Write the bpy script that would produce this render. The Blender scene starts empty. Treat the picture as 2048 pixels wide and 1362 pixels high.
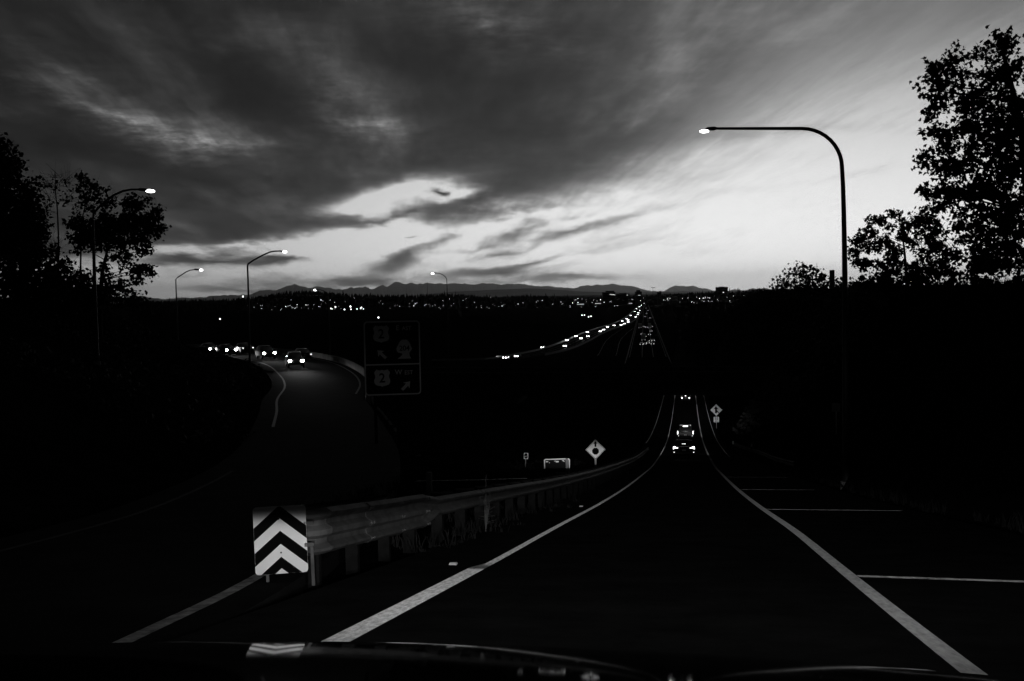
import bpy, bmesh, math, random
from mathutils import Vector, Matrix
random.seed(7)
rnd = random.Random(11)
S = bpy.context.scene
COL = S.collection

# ------------------------------------------------------------------ camera
FPX = 2300.0                      # focal length in pixels of the 2048 px wide frame
CAM = Vector((0.3, 0.0, 1.33))
YAW, PITCH, ROLL = math.radians(8.6), math.radians(2.22), math.radians(1.1)
FW = Vector((-math.sin(YAW) * math.cos(PITCH), math.cos(YAW) * math.cos(PITCH), -math.sin(PITCH)))
R0 = Vector((math.cos(YAW), math.sin(YAW), 0)); U0 = R0.cross(FW)
RT = math.cos(ROLL) * R0 - math.sin(ROLL) * U0
UP = math.sin(ROLL) * R0 + math.cos(ROLL) * U0
cam_data = bpy.data.cameras.new('camera'); cam = bpy.data.objects.new('camera', cam_data); COL.objects.link(cam)
cam.matrix_world = Matrix(((RT.x, UP.x, -FW.x, CAM.x), (RT.y, UP.y, -FW.y, CAM.y), (RT.z, UP.z, -FW.z, CAM.z), (0, 0, 0, 1)))
cam_data.sensor_width = 36.0; cam_data.lens = 36.0 * FPX / 2048.0
cam_data.clip_start = 0.05; cam_data.clip_end = 400000.0
S.camera = cam

def ray(px, py):
    return FW + RT * ((px - 1024.0) / FPX) + UP * ((681.0 - py) / FPX)
def at(px, py, D):
    """Point at camera depth D along a direction measured in the photograph."""
    return CAM + ray(px, py) * D
def on_z(px, py, z):
    d = ray(px, py); return CAM + d * ((z - CAM.z) / d.z)

# ------------------------------------------------------------------ view
S.view_settings.view_transform = 'Standard'; S.view_settings.look = 'None'
S.view_settings.exposure = 0.0; S.view_settings.gamma = 1.0; S.view_settings.use_curve_mapping = False
S.cycles.use_denoising = True
S.cycles.use_adaptive_sampling = True; S.cycles.adaptive_threshold = 0.02; S.cycles.adaptive_min_samples = 20
S.cycles.max_bounces = 6; S.cycles.diffuse_bounces = 2; S.cycles.glossy_bounces = 3; S.cycles.volume_bounces = 0
S.cycles.transparent_max_bounces = 8

# ------------------------------------------------------------------ world: dusk sky, sun already below the horizon
W = bpy.data.worlds.new('World'); S.world = W; W.use_nodes = True
NT = W.node_tree; NT.nodes.clear()

class V:
    """A float socket with arithmetic."""
    tree = NT
    def __init__(s, sock): s.s = sock
    @staticmethod
    def op(kind, *a, clamp=False):
        n = V.tree.nodes.new('ShaderNodeMath'); n.operation = kind; n.use_clamp = clamp
        for i, v in enumerate(a):
            if isinstance(v, V): V.tree.links.new(v.s, n.inputs[i])
            else: n.inputs[i].default_value = float(v)
        return V(n.outputs[0])
    def __add__(s, o): return V.op('ADD', s, o)
    __radd__ = __add__
    def __sub__(s, o): return V.op('SUBTRACT', s, o)
    def __rsub__(s, o): return V.op('SUBTRACT', o, s)
    def __mul__(s, o): return V.op('MULTIPLY', s, o)
    __rmul__ = __mul__
    def __truediv__(s, o): return V.op('DIVIDE', s, o)
def vexp(x): return V.op('POWER', 2.718281828, x)
def vmin(a, b): return V.op('MINIMUM', a, b)
def vmax(a, b): return V.op('MAXIMUM', a, b)
def sstep(x, a, b):
    n = V.tree.nodes.new('ShaderNodeMapRange'); n.interpolation_type = 'SMOOTHSTEP'
    n.inputs['From Min'].default_value = a; n.inputs['From Max'].default_value = b
    V.tree.links.new(x.s, n.inputs['Value']); return V(n.outputs['Result'])
def vec(x, y, z=0.0):
    n = V.tree.nodes.new('ShaderNodeCombineXYZ')
    for i, v in enumerate((x, y, z)):
        if isinstance(v, V): V.tree.links.new(v.s, n.inputs[i])
        else: n.inputs[i].default_value = v
    return n.outputs[0]
def noise(v, scale, detail=5, rough=0.55, dist=0.0):
    n = V.tree.nodes.new('ShaderNodeTexNoise'); n.noise_dimensions = '2D'
    V.tree.links.new(v, n.inputs['Vector']); n.inputs['Scale'].default_value = scale
    n.inputs['Detail'].default_value = detail; n.inputs['Roughness'].default_value = rough; n.inputs['Distortion'].default_value = dist
    return V(n.outputs['Fac']) - 0.5
def curve(x, pts, lo, hi, vlo, vhi):
    """Piecewise smooth function through pts."""
    n = V.tree.nodes.new('ShaderNodeFloatCurve'); c = n.mapping.curves[0]
    P = [((a - lo) / (hi - lo), (b - vlo) / (vhi - vlo)) for a, b in pts]
    while len(c.points) < len(P): c.points.new(0.5, 0.5)
    for p, (a, b) in zip(c.points, P): p.location = (a, b); p.handle_type = 'AUTO'
    n.mapping.update()
    t = V.op('MULTIPLY_ADD', x, 1 / (hi - lo), -lo / (hi - lo), clamp=True)
    V.tree.links.new(t.s, n.inputs['Value'])
    return V(n.outputs[0]) * (vhi - vlo) + vlo

tc = NT.nodes.new('ShaderNodeTexCoord'); sep = NT.nodes.new('ShaderNodeSeparateXYZ'); NT.links.new(tc.outputs['Generated'], sep.inputs[0])
wx, wy, wz = V(sep.outputs[0]), V(sep.outputs[1]), V(sep.outputs[2])
# azimuth from the compass bearing of the ramp's far view, and elevation, both in units of 1/2300 rad
cy, sy = math.cos(YAW), math.sin(YAW)
ex, ey = wx * cy + wy * sy, wy * cy - wx * sy
AZ = V.op('ARCTAN2', ex, ey) * FPX
EL = V.op('ARCSINE', wz) * FPX
def sky_xy(px, py):
    d = ray(px, py).normalized(); x = d.x * cy + d.y * sy; y = d.y * cy - d.x * sy
    return math.atan2(x, y) * FPX, math.asin(d.z) * FPX

zz = vmax(wz, 0.0) + 0.07
va = math.radians(-5.0); qx, qy = (ex * math.cos(va) - ey * math.sin(va)) / zz, (ex * math.sin(va) + ey * math.cos(va)) / zz
n_str = noise(vec(qx * 1.0, qy * 0.34), 1.5, 5, 0.58)           # streets of high cloud seen in perspective
n_fine = noise(vec(qx * 1.0 + 7.0, qy * 0.22), 6.0, 4, 0.65)
n_fib = noise(vec(qx * 1.0 + 3.0, qy * 0.10), 17.0, 3, 0.6)
n_hor = noise(vec(AZ * (1 / 330.0) + 1.3, EL * (1 / 75.0)), 1.0, 4, 0.62)
n_w1 = noise(vec(AZ * (1 / 150.0) + 5.1, EL * (1 / 60.0)), 1.0, 3, 0.6)
n_w2 = noise(vec(AZ * (1 / 150.0) + 9.4, EL * (1 / 60.0) + 3.0), 1.0, 3, 0.6)
n_w3 = noise(vec(AZ * (1 / 44.0) + 2.4, EL * (1 / 11.0)), 1.0, 3, 0.65)
XA = AZ + n_w1 * 60.0 + n_w3 * 20.0
YE = EL + n_w2 * 30.0 + n_w3 * 11.0

# cloud features: bearing and height as seen from the overlook, half length, half width, tilt, strength
CLOUDS_GAP = [(800, 384, 125, 24, 9, 1.6), (700, 420, 70, 15, 8, 1.1), (905, 384, 50, 10, 6, 0.9), (800, 434, 85, 20, 8, 0.50), (760, 480, 170, 22, 2, 0.9),
              (330, 498, 80, 12, 0, 0.6), (1010, 446, 120, 11, 12, 0.5), (480, 492, 70, 6, 2, 0.4)]
CLOUDS_DARK = [(440, 521, 175, 11, 1, 0.85), (570, 515, 60, 6, 4, 0.75), (350, 516, 45, 9, 0, 0.6), (400, 553, 60, 6, 2, 0.3), (805, 516, 108, 20, 22, 0.95), (890, 482, 60, 12, 16, 0.5),
               (690, 488, 80, 7, -4, 0.55), (828, 473, 22, 4, 3, 0.75), (876, 384, 24, 6, 2, 1.2), (985, 546, 115, 9, 5, 0.8), (1130, 556, 140, 12, -3, 0.7), (1000, 566, 170, 7, 2, 0.5),
               (1000, 506, 70, 11, 8, 0.65), (1060, 523, 70, 7, 14, 0.7), (1020, 470, 110, 11, 16, 0.6), (1140, 462, 150, 9, 14, 0.45), (960, 495, 60, 7, 10, 0.4), (1240, 440, 160, 8, 13, 0.3), (1180, 500, 120, 7, 8, 0.25), (640, 566, 230, 12, 1, 0.40),
               (470, 581, 150, 5, 0, 0.35), (745, 442, 110, 8, 12, 0.5), (740, 560, 110, 8, 4, 0.35), (1600, 262, 230, 14, 0, 0.16), (1860, 262, 40, 7, 0, 0.2), (1700, 345, 250, 9, 7, 0.12), (1250, 470, 150, 6, 9, 0.15)]
CLOUDS_LIT = [(420, 276, 140, 40, -7, 1.9), (265, 244, 180, 34, -22, 1.15), (120, 140, 190, 50, -30, 1.0), (160, 205, 130, 16, -22, 0.6), (760, 252, 100, 26, -4, 1.2), (690, 180, 100, 52, -20, 1.05), (540, 288, 60, 8, 0, 0.6),
              (970, 40, 145, 56, -10, 1.3), (1130, 95, 70, 20, 8, 0.4), (400, 60, 190, 40, 0, 0.35), (560, 60, 120, 30, 10, 0.3), (770, 345, 80, 10, 0, 0.3), (650, 220, 60, 18, -20, 0.4), (940, 310, 160, 60, 0, 0.25),
              (60, 130, 110, 36, -24, -0.6), (190, 190, 70, 20, -20, -0.5), (30, 20, 160, 60, 0, -0.5), (480, 130, 150, 50, -22, -0.35), (900, 150, 160, 70, -10, -0.25), (60, 290, 160, 30, 0, -0.3),
              (1010, 390, 110, 30, 8, -0.1), (2040, 30, 120, 60, 0, -0.5)]

XY = vec(XA, YE)
def blob(px, py, a, b, deg):
    """Soft elongated patch; deg > 0 rises to the right."""
    cx, cz = sky_xy(px, py)
    g = NT.nodes.new('ShaderNodeTexGradient'); g.gradient_type = 'QUADRATIC_SPHERE'; NT.links.new(XY, g.inputs['Vector'])
    t = g.texture_mapping; t.vector_type = 'TEXTURE'; t.translation = (cx, cz, 0); t.rotation = (0, 0, math.radians(deg)); t.scale = (2.1 * a, 2.1 * b, 1)
    return V(g.outputs['Fac'])
def add_blobs(x, feats, sign):
    for f_ in feats: x = V.op('MULTIPLY_ADD', blob(*f_[:5]), sign * f_[5], x)
    return x

# clear glow after sunset
gA, gE = 430.0, 60.0
azr = AZ - gA
g_el = vmax(EL - gE, 0.0)
g_low = vmax(gE - EL, 0.0)
lg_clear = azr * azr * (-1 / (1350.0 ** 2)) + g_el * (-1 / 1500.0) + g_el * g_el * (-1 / (500.0 ** 2)) + g_low * (-1 / 420.0) + 0.04
lg_clear = vmax(lg_clear, -4.9)

# deck of cloud: lower edge as a function of bearing
edge_px = [(-700, 520), (-300, 520), (0, 518), (200, 514), (330, 508), (470, 500), (640, 474), (760, 456), (850, 462), (960, 436), (1100, 408), (1220, 368), (1350, 300), (1500, 212), (1700, 95), (1900, 0), (2200, -150)]
ed = [sky_xy(*p) for p in edge_px]
soft_px = [(-700, 26), (300, 24), (640, 30), (900, 42), (1100, 60), (1300, 110), (1500, 190), (1800, 260), (2200, 280)]
sf = [(sky_xy(x, 400)[0], s) for x, s in soft_px]
EB = curve(AZ, ed, ed[0][0], ed[-1][0], 0.0, 900.0)
SF = curve(AZ, sf, sf[0][0], sf[-1][0], 0.0, 300.0)
deck = (YE * 0.75 + EL * 0.25 + n_str * 40.0 + n_hor * 26.0 - EB) / SF
deck = sstep(deck, -1.0, 1.15)
T = deck
T = add_blobs(T, CLOUDS_GAP, -1.0)
T = add_blobs(T, CLOUDS_DARK, 1.0)
low_mask = sstep(EL, 620.0, 40.0)
T = T + (n_hor * 1.0 + n_str * 0.5 - 0.03) * low_mask * sstep(AZ, 620.0, 0.0)
T = T + n_str * 0.36 + n_fine * 0.34 + n_fib * 0.22
T = sstep(T, -0.02, 1.05)

# how bright the deck is
lg_deck = -3.72 + n_str * 3.0 + n_fine * 1.4 + n_fib * 0.3 + n_w3 * 0.25 + n_hor * 0.6
lg_deck = lg_deck + vexp((AZ - 560.0) * (AZ - 560.0) * (-1 / (560.0 ** 2))) * 1.45
lit = add_blobs(V.op('ADD', 0.0, 0.0), CLOUDS_LIT, 1.0)
lg_deck = lg_deck + lit * (1.0 + n_hor * 1.5 + n_w3 * 1.0 + n_fine * 0.9)
away = sstep(V.op('ABSOLUTE', azr), 900.0, 2600.0)
lg_deck = lg_deck + sstep(EL, 330.0, 40.0) * 0.75 - away * 1.35 - sstep(EL, 700.0, 1900.0) * 0.9
lg_deck = vmin(lg_deck, -0.9)
LG = lg_clear * (1.0 - T) + lg_deck * T
LUM = vexp(LG) * sstep(EL, -400.0, -60.0)
bg = NT.nodes.new('ShaderNodeBackground'); NT.links.new(LUM.s, bg.inputs['Color'])
bg.inputs['Strength'].default_value = 1.0
wo = NT.nodes.new('ShaderNodeOutputWorld'); NT.links.new(bg.outputs[0], wo.inputs['Surface'])
W.cycles.sampling_method = 'MANUAL'; W.cycles.sample_map_resolution = 512

# ------------------------------------------------------------------ helpers
def tag(o, label=None, cat=None, group=None, kind=None):
    if label: o['label'] = label
    if cat: o['category'] = cat
    if group: o['group'] = group
    if kind: o['kind'] = kind
    return o
def empty(name, loc=(0, 0, 0), rot=(0, 0, 0)):
    o = bpy.data.objects.new(name, None); COL.objects.link(o); o.location = loc; o.rotation_euler = rot
    o.empty_display_size = 0.2
    return o
def copy_tree(o, parent=None):
    c = o.copy(); COL.objects.link(c)
    if parent is not None: c.parent = parent
    for ch in list(o.children): copy_tree(ch, c)
    return c
class MB:
    def __init__(s): s.v = []; s.f = []
    def add(s, vs, fs):
        n = len(s.v); s.v += [tuple(v) for v in vs]; s.f += [tuple(i + n for i in f) for f in fs]; return s
    def box(s, x0, x1, y0, y1, z0, z1):
        return s.add([(x0, y0, z0), (x1, y0, z0), (x1, y1, z0), (x0, y1, z0), (x0, y0, z1), (x1, y0, z1), (x1, y1, z1), (x0, y1, z1)],
                     [(3, 2, 1, 0), (4, 5, 6, 7), (0, 1, 5, 4), (1, 2, 6, 5), (2, 3, 7, 6), (3, 0, 4, 7)])
    def tube(s, path, rad, n=8, caps=True):
        path = [Vector(p) for p in path]
        if not hasattr(rad, '__len__'): rad = [rad] * len(path)
        rings = []; up = Vector((0.31, 0.17, 0.93))
        for i, p in enumerate(path):
            t = (path[min(i + 1, len(path) - 1)] - path[max(i - 1, 0)]).normalized()
            a = t.cross(up)
            if a.length < 1e-3: a = t.cross(Vector((1, 0, 0)))
            a.normalize(); b = t.cross(a).normalized()
            rings.append([p + (a * math.cos(2 * math.pi * k / n) + b * math.sin(2 * math.pi * k / n)) * rad[i] for k in range(n)])
        vs = [v for r in rings for v in r]; fs = []
        for i in range(len(path) - 1):
            for k in range(n):
                fs.append((i * n + k, i * n + (k + 1) % n, (i + 1) * n + (k + 1) % n, (i + 1) * n + k))
        if caps: fs.append(tuple(range(n))[::-1]); fs.append(tuple((len(path) - 1) * n + k for k in range(n)))
        return s.add(vs, fs)
    def prism(s, poly, y0, y1):
        """Polygon in x,z extruded along y."""
        n = len(poly)
        vs = [(x, y0, z) for x, z in poly] + [(x, y1, z) for x, z in poly]
        fs = [tuple(range(n)), tuple(range(2 * n - 1, n - 1, -1))] + [(i, i + n, (i + 1) % n + n, (i + 1) % n) for i in range(n)]
        return s.add(vs, fs)
    def ball(s, c, rx, ry, rz, nu=10, nv=6):
        vs = [(c[0], c[1], c[2] - rz)]; fs = []
        for j in range(1, nv):
            t = -math.pi / 2 + math.pi * j / nv
            for i in range(nu):
                a = 2 * math.pi * i / nu
                vs.append((c[0] + rx * math.cos(t) * math.cos(a), c[1] + ry * math.cos(t) * math.sin(a), c[2] + rz * math.sin(t)))
        vs.append((c[0], c[1], c[2] + rz)); top = len(vs) - 1
        for i in range(nu):
            fs.append((0, 1 + (i + 1) % nu, 1 + i))
            for j in range(nv - 2):
                a = 1 + j * nu; fs.append((a + i, a + (i + 1) % nu, a + nu + (i + 1) % nu, a + nu + i))
            a = 1 + (nv - 2) * nu; fs.append((a + i, a + (i + 1) % nu, top))
        return s.add(vs, fs)
    def loft(s, rings, close=True):
        n = len(rings[0]); vs = [v for r in rings for v in r]; fs = []
        for i in range(len(rings) - 1):
            for k in range(n):
                fs.append((i * n + k, i * n + (k + 1) % n, (i + 1) * n + (k + 1) % n, (i + 1) * n + k))
        if close: fs.append(tuple(range(n))[::-1]); fs.append(tuple((len(rings) - 1) * n + k for k in range(n)))
        return s.add(vs, fs)
    def build(s, name, m, parent=None, smooth=False, bevel=0.0, fix=True):
        me = bpy.data.meshes.new(name); me.from_pydata(s.v, [], s.f)
        if fix or bevel:
            b = bmesh.new(); b.from_mesh(me); bmesh.ops.recalc_face_normals(b, faces=b.faces)
            if bevel: bmesh.ops.bevel(b, geom=[e for e in b.edges if e.calc_face_angle(0) > 0.6], offset=bevel, segments=2, profile=0.6, affect='EDGES', clamp_overlap=True)
            b.to_mesh(me); b.free()
        me.update()
        if smooth:
            me.polygons.foreach_set('use_smooth', [True] * len(me.polygons))
            if smooth == 'auto': me.set_sharp_from_angle(angle=math.radians(38))
        if m is not None: me.materials.append(m)
        o = bpy.data.objects.new(name, me); COL.objects.link(o)
        if parent is not None: o.parent = parent
        return o

# ------------------------------------------------------------------ materials
MATS = {}
def mat(name, col, rough=0.8, metal=0.0, var=0.0, vscale=4.0, bump=0.0, bscale=60.0, bdist=0.01, spec=0.5, coat=0.0, stretch=None):
    m = bpy.data.materials.new(name); m.use_nodes = True; t = m.node_tree; p = t.nodes['Principled BSDF']
    p.inputs['Base Color'].default_value = (col, col, col, 1); p.inputs['Roughness'].default_value = rough; p.inputs['Metallic'].default_value = metal
    p.inputs['Specular IOR Level'].default_value = spec; p.inputs['Coat Weight'].default_value = coat; p.inputs['Coat Roughness'].default_value = 0.04
    tcn = t.nodes.new('ShaderNodeTexCoord'); src = tcn.outputs['Object']
    if stretch:
        mp = t.nodes.new('ShaderNodeMapping'); t.links.new(src, mp.inputs[0]); mp.inputs['Scale'].default_value = stretch; src = mp.outputs[0]
    if var:
        n = t.nodes.new('ShaderNodeTexNoise'); n.inputs['Scale'].default_value = vscale; n.inputs['Detail'].default_value = 6; n.inputs['Roughness'].default_value = 0.65
        t.links.new(src, n.inputs['Vector'])
        r = t.nodes.new('ShaderNodeMapRange'); r.inputs['From Min'].default_value = 0.3; r.inputs['From Max'].default_value = 0.7
        r.inputs['To Min'].default_value = col * (1 - var); r.inputs['To Max'].default_value = col * (1 + var)
        t.links.new(n.outputs['Fac'], r.inputs['Value']); t.links.new(r.outputs[0], p.inputs['Base Color'])
    if bump:
        n = t.nodes.new('ShaderNodeTexNoise'); n.inputs['Scale'].default_value = bscale; n.inputs['Detail'].default_value = 2
        t.links.new(src, n.inputs['Vector'])
        b = t.nodes.new('ShaderNodeBump'); b.inputs['Strength'].default_value = bump; b.inputs['Distance'].default_value = bdist
        t.links.new(n.outputs['Fac'], b.inputs['Height']); t.links.new(b.outputs[0], p.inputs['Normal'])
    MATS[name] = m; return m
def emit(name, strength, sample=False):
    m = bpy.data.materials.new(name); m.use_nodes = True; t = m.node_tree; p = t.nodes['Principled BSDF']
    p.inputs['Base Color'].default_value = (0.6, 0.6, 0.6, 1); p.inputs['Emission Color'].default_value = (1, 1, 1, 1); p.inputs['Emission Strength'].default_value = strength
    m.cycles.emission_sampling = 'AUTO' if sample else 'NONE'
    MATS[name] = m; return m
M = MATS
mat('asphalt', 0.026, 0.95, var=0.35, vscale=1.3, bump=0.35, bscale=160, bdist=0.004, spec=0.0)
mat('old_asphalt', 0.012, 1.0, var=0.3, vscale=0.8, spec=0.0)
mat('curve_asphalt', 0.019, 0.95, var=0.3, vscale=0.8, spec=0.004)
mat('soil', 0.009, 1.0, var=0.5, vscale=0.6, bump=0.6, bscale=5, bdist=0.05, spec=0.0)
mat('forest_floor', 0.03, 1.0, var=0.4, vscale=0.02, spec=0.1)
mat('road_paint', 0.66, 0.85, var=0.5, vscale=14, spec=0.2, stretch=(2.0, 0.5, 1))
mat('grey_paint', 0.34, 0.85, var=0.35, vscale=9, spec=0.2, stretch=(2.0, 0.5, 1))
mat('worn_paint', 0.34, 0.85, var=0.75, vscale=7, spec=0.2)
mat('faint_paint', 0.03, 0.9, var=0.5, vscale=5, spec=0.1)
mat('far_paint', 0.3, 0.7, spec=0.3)
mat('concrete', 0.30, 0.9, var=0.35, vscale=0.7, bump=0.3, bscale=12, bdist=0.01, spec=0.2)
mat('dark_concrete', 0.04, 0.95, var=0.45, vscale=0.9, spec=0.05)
mat('galvanized', 0.42, 0.55, 0.6, var=0.3, vscale=6, bump=0.15, bscale=25, bdist=0.004)
mat('rail_steel', 0.085, 0.7, 0.1, spec=0.15, var=0.45, vscale=4, bump=0.25, bscale=14, bdist=0.006)
mat('pole_steel', 0.04, 0.6, 0.3, var=0.2, vscale=3)
mat('timber', 0.20, 0.9, var=0.4, vscale=6, stretch=(4, 4, 0.5))
mat('creosote', 0.012, 1.0, var=0.4, vscale=6, spec=0.03)
mat('weathered_rail', 0.05, 0.9, var=0.4, vscale=4, spec=0.1)
mat('sign_white', 0.80, 0.55, spec=0.3)
mat('sign_sheet', 0.74, 0.5, var=0.06, vscale=3, spec=0.3)
mat('sign_yellow', 0.62, 0.55, var=0.08, vscale=4, spec=0.3)
mat('sign_black', 0.004, 0.95, spec=0.02)
mat('sign_dark', 0.012, 0.9, var=0.1, vscale=2, spec=0.03)
mat('foliage', 0.05, 0.8, var=0.5, vscale=1.5, spec=0.15)
mat('bark', 0.05, 0.95, var=0.4, vscale=6, spec=0.1)
mat('dry_weed', 0.07, 0.9, var=0.5, vscale=3, spec=0.1)
mat('weed', 0.014, 1.0, var=0.5, vscale=2, spec=0.0)
mat('car_black', 0.004, 0.05, 0.0, spec=0.55)
mat('car_dark', 0.008, 0.4, 0.0, spec=0.3, coat=0.3)
mat('car_grey', 0.12, 0.35, 0.4, spec=0.5, coat=0.7)
mat('car_white', 0.6, 0.35, 0.0, spec=0.5, coat=0.6)
mat('glass_dark', 0.008, 0.08, 0.0, spec=0.8)
mat('rubber', 0.02, 0.9, spec=0.2)
mat('rim', 0.3, 0.4, 0.7)
mat('plate', 0.6, 0.5)
mat('chrome', 0.5, 0.2, 0.9)
mat('trailer', 0.5, 0.6, var=0.2, vscale=1)
mat('building_dark', 0.05, 0.9, var=0.2, vscale=0.05)
mat('mountain_rock', 0.10, 1.0, var=0.5, vscale=0.0006, spec=0.0)
mat('conifer', 0.03, 1.0, spec=0.0)
emit('headlight_glow', 60.0); emit('tail_glow', 5.0, True); emit('brake_glow', 4.0); emit('lamp_glow', 7.0, True); emit('town_glow', 5.0); emit('dim_glow', 1.5); emit('far_tail', 1.2); emit('window_glow', 0.7)
emit('far_headlight', 14.0); emit('reflector_dim', 0.0)

# ------------------------------------------------------------------ ground profile
def interp(pts, x):
    if x <= pts[0][0]: return pts[0][1]
    for (a, p), (b, q) in zip(pts, pts[1:]):
        if x <= b: return p + (q - p) * (x - a) / (b - a)
    return pts[-1][1]
def smooth_interp(pts):
    xs = [p[0] for p in pts]; ys = [p[1] for p in pts]; n = len(pts)
    d = [(ys[i + 1] - ys[i]) / (xs[i + 1] - xs[i]) for i in range(n - 1)]
    m = [d[0]] + [0.5 * (d[i - 1] + d[i]) for i in range(1, n - 1)] + [d[-1]]
    def f(x):
        if x <= xs[0]: return ys[0] + m[0] * (x - xs[0]) * 0
        if x >= xs[-1]: return ys[-1]
        lo = 0
        while xs[lo + 1] < x: lo += 1
        h = xs[lo + 1] - xs[lo]; t = (x - xs[lo]) / h
        return (2 * t ** 3 - 3 * t * t + 1) * ys[lo] + (t ** 3 - 2 * t * t + t) * h * m[lo] + (-2 * t ** 3 + 3 * t * t) * ys[lo + 1] + (t ** 3 - t * t) * h * m[lo + 1]
    return f
VALLEY = -29.0
ramp_z = smooth_interp([(-200, 4.6), (-60, 4.3), (-30, 3.6), (-14, 2.0), (0, 0), (14.3, -2.06), (21.5, -3.07), (33, -4.70), (46, -6.46), (66, -9.02), (82, -11.0), (102.5, -13.25), (124.5, -15.45), (154, -17.95), (182, -19.5), (205, -20.35), (249, -21.3), (320, -23), (450, -26.8), (600, -28.6), (700, VALLEY), (800, VALLEY)])
FH = Vector((-sy, cy, 0)); RH = Vector((cy, sy, 0))
def from_view(x, D): return Vector((CAM.x, CAM.y, 0)) + RH * x + FH * D
LEFT = [(-6.0, -40, 2.4), (-5.4, -6, 2.2), (-5.15, 8, 2.15), (-5.1, 14, 2.2), (-5.6, 26, 2.3), (-7.6, 45, 2.5), (-11.8, 70, 2.8), (-14.6, 85, 3.0), (-16.6, 100, 3.4), (-20.2, 117, 3.8), (-26, 138, 4.0), (-34.5, 158, 4.2), (-47, 178, 4.4), (-64, 197, 4.5), (-95, 217, 4.5), (-140, 235, 4.5)]
left_zD = smooth_interp([(-40, 3.6), (-6, 0.9), (0, 0.0), (8, -1.15), (14, -1.9), (26, -3.2), (45, -4.6), (70, -5.6), (85, -5.95), (117, -6.1), (160, -6.3), (235, -6.8)])
def catmull(P, k=6):
    out = []
    for i in range(len(P) - 1):
        a, b, c, d = P[max(i - 1, 0)], P[i], P[i + 1], P[min(i + 2, len(P) - 1)]
        for j in range(k):
            t = j / k
            out.append(tuple(0.5 * (2 * b[q] + (c[q] - a[q]) * t + (2 * a[q] - 5 * b[q] + 4 * c[q] - d[q]) * t * t + (3 * b[q] - a[q] - 3 * c[q] + d[q]) * t ** 3) for q in range(len(b))))
    out.append(tuple(P[-1])); return out
LC = []
for x, D, h in catmull(LEFT, 5):
    p = from_view(x, D); LC.append((p.x, p.y, left_zD(D), h))
def left_near(x, y):
    """Signed distance to the left road's centre line (positive to its right), its height and half width there."""
    best = None
    for (ax, ay, az, ah), (bx, by, bz, bh) in zip(LC, LC[1:]):
        dx, dy = bx - ax, by - ay; L2 = dx * dx + dy * dy
        t = max(0, min(1, ((x - ax) * dx + (y - ay) * dy) / L2)); qx, qy = ax + dx * t, ay + dy * t
        d2 = (x - qx) ** 2 + (y - qy) ** 2
        if best is None or d2 < best[0]:
            side = 1 if (x - ax) * dy - (y - ay) * dx > 0 else -1
            best = (d2, side, az + (bz - az) * t, ah + (bh - ah) * t)
    return best[1] * math.sqrt(best[0]), best[2], best[3]
def ss(x, a, b):
    t = max(0.0, min(1.0, (x - a) / (b - a))); return t * t * (3 - 2 * t)
SKY_PX = [(-400, 16), (150, 10), (300, 3), (450, 5), (520, 9), (575, 18), (640, 17), (700, 10), (800, 6), (900, 7), (1000, -1), (1060, 1), (1150, -6), (1250, -7), (1350, -2), (1500, -2), (1700, 4), (2500, 12)]
def far_rise(x, y):
    """Low wooded hills beyond the valley, with the town on their near slope."""
    d = Vector((x - CAM.x, y - CAM.y)); D = d.dot(Vector((FH.x, FH.y))); X = d.dot(Vector((RH.x, RH.y)))
    if D < 1500: return 0.0
    px = 1024 + FPX * X / D
    top = interp(SKY_PX, px) * 4600 / FPX + CAM.z - VALLEY - 16
    return ss(D, 2000, 4600) * top - ss(D, 5200, 9000) * top * 0.6
def ground_z(x, y):
    zr = ramp_z(y); z = zr
    if x > 0:
        d = x - 7.0
        cap = 1.40 * (1 - ss(y, 290, 560)) + (VALLEY + 4) * ss(y, 290, 560) + 6 * ss(x, 60, 200) * (1 - ss(y, 300, 900))
        if d > 0: z = max(zr, min(zr + 2.2 * d, cap + 0.004 * d))
    else:
        s, zl, h = left_near(x, y); a = -3.6 - x; b = s - h - 0.9
        fade = ss(y, 165, 330)
        if s > 0 and b > 0:
            if a > 0: t = a / (a + b); z = zr + (zl - zr) * ss(t, 0.0, 1.0)
        elif a > 0 or s < h + 0.9:
            c = -s - h - 2.6
            z = zl if a > 0.6 or y > 20 else min(zl, zr)
            if c > 0: z = zl + min(0.42 * c, max(1.9 - zl, 0)) + 5.0 * ss(c, 20, 90)
        z = z + (zr - z) * fade if y > 165 else z
    z += far_rise(x, y)
    return z
def ground_drop(x, y):
    r = max(0.0, 1 - max(0.0, abs(x - 1.4) - 4.6) / 1.5) if y < 900 else 0
    s, zl, h = left_near(x, y) if (x < 6 and y < 300) else (99, 0, 1)
    l = max(0.0, 1 - max(0.0, abs(s) - h - 1.6) / 3.0)
    k = 0.14 + 0.0028 * max(0, y)
    return min(1, max(r, l)) * k

# ------------------------------------------------------------------ ground sheet
def grid_axis(n, a, lo, hi, c):
    t0, t1 = math.asinh((lo - c) / a), math.asinh((hi - c) / a)
    return [c + a * math.sinh(t0 + (t1 - t0) * i / n) for i in range(n + 1)]
gx = grid_axis(210, 13, -200000, 200000, 0.0); gy = grid_axis(190, 30, -1500, 180000, 15.0)
mb = MB(); nx = len(gx)
for y in gy:
    for x in gx:
        z = ground_z(x, y) - ground_drop(x, y)
        if abs(x) < 400 and y < 400 and not (-3.6 < x < 7): z += (rnd.random() - 0.5) * 0.10 * min(1, abs(x) / 20)
        mb.v.append((x, y, z))
for j in range(len(gy) - 1):
    for i in range(nx - 1):
        a = j * nx + i; mb.f.append((a, a + 1, a + 1 + nx, a + nx))
tag(mb.build('ground', M['soil'], smooth=True, fix=False), kind='structure')

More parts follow.
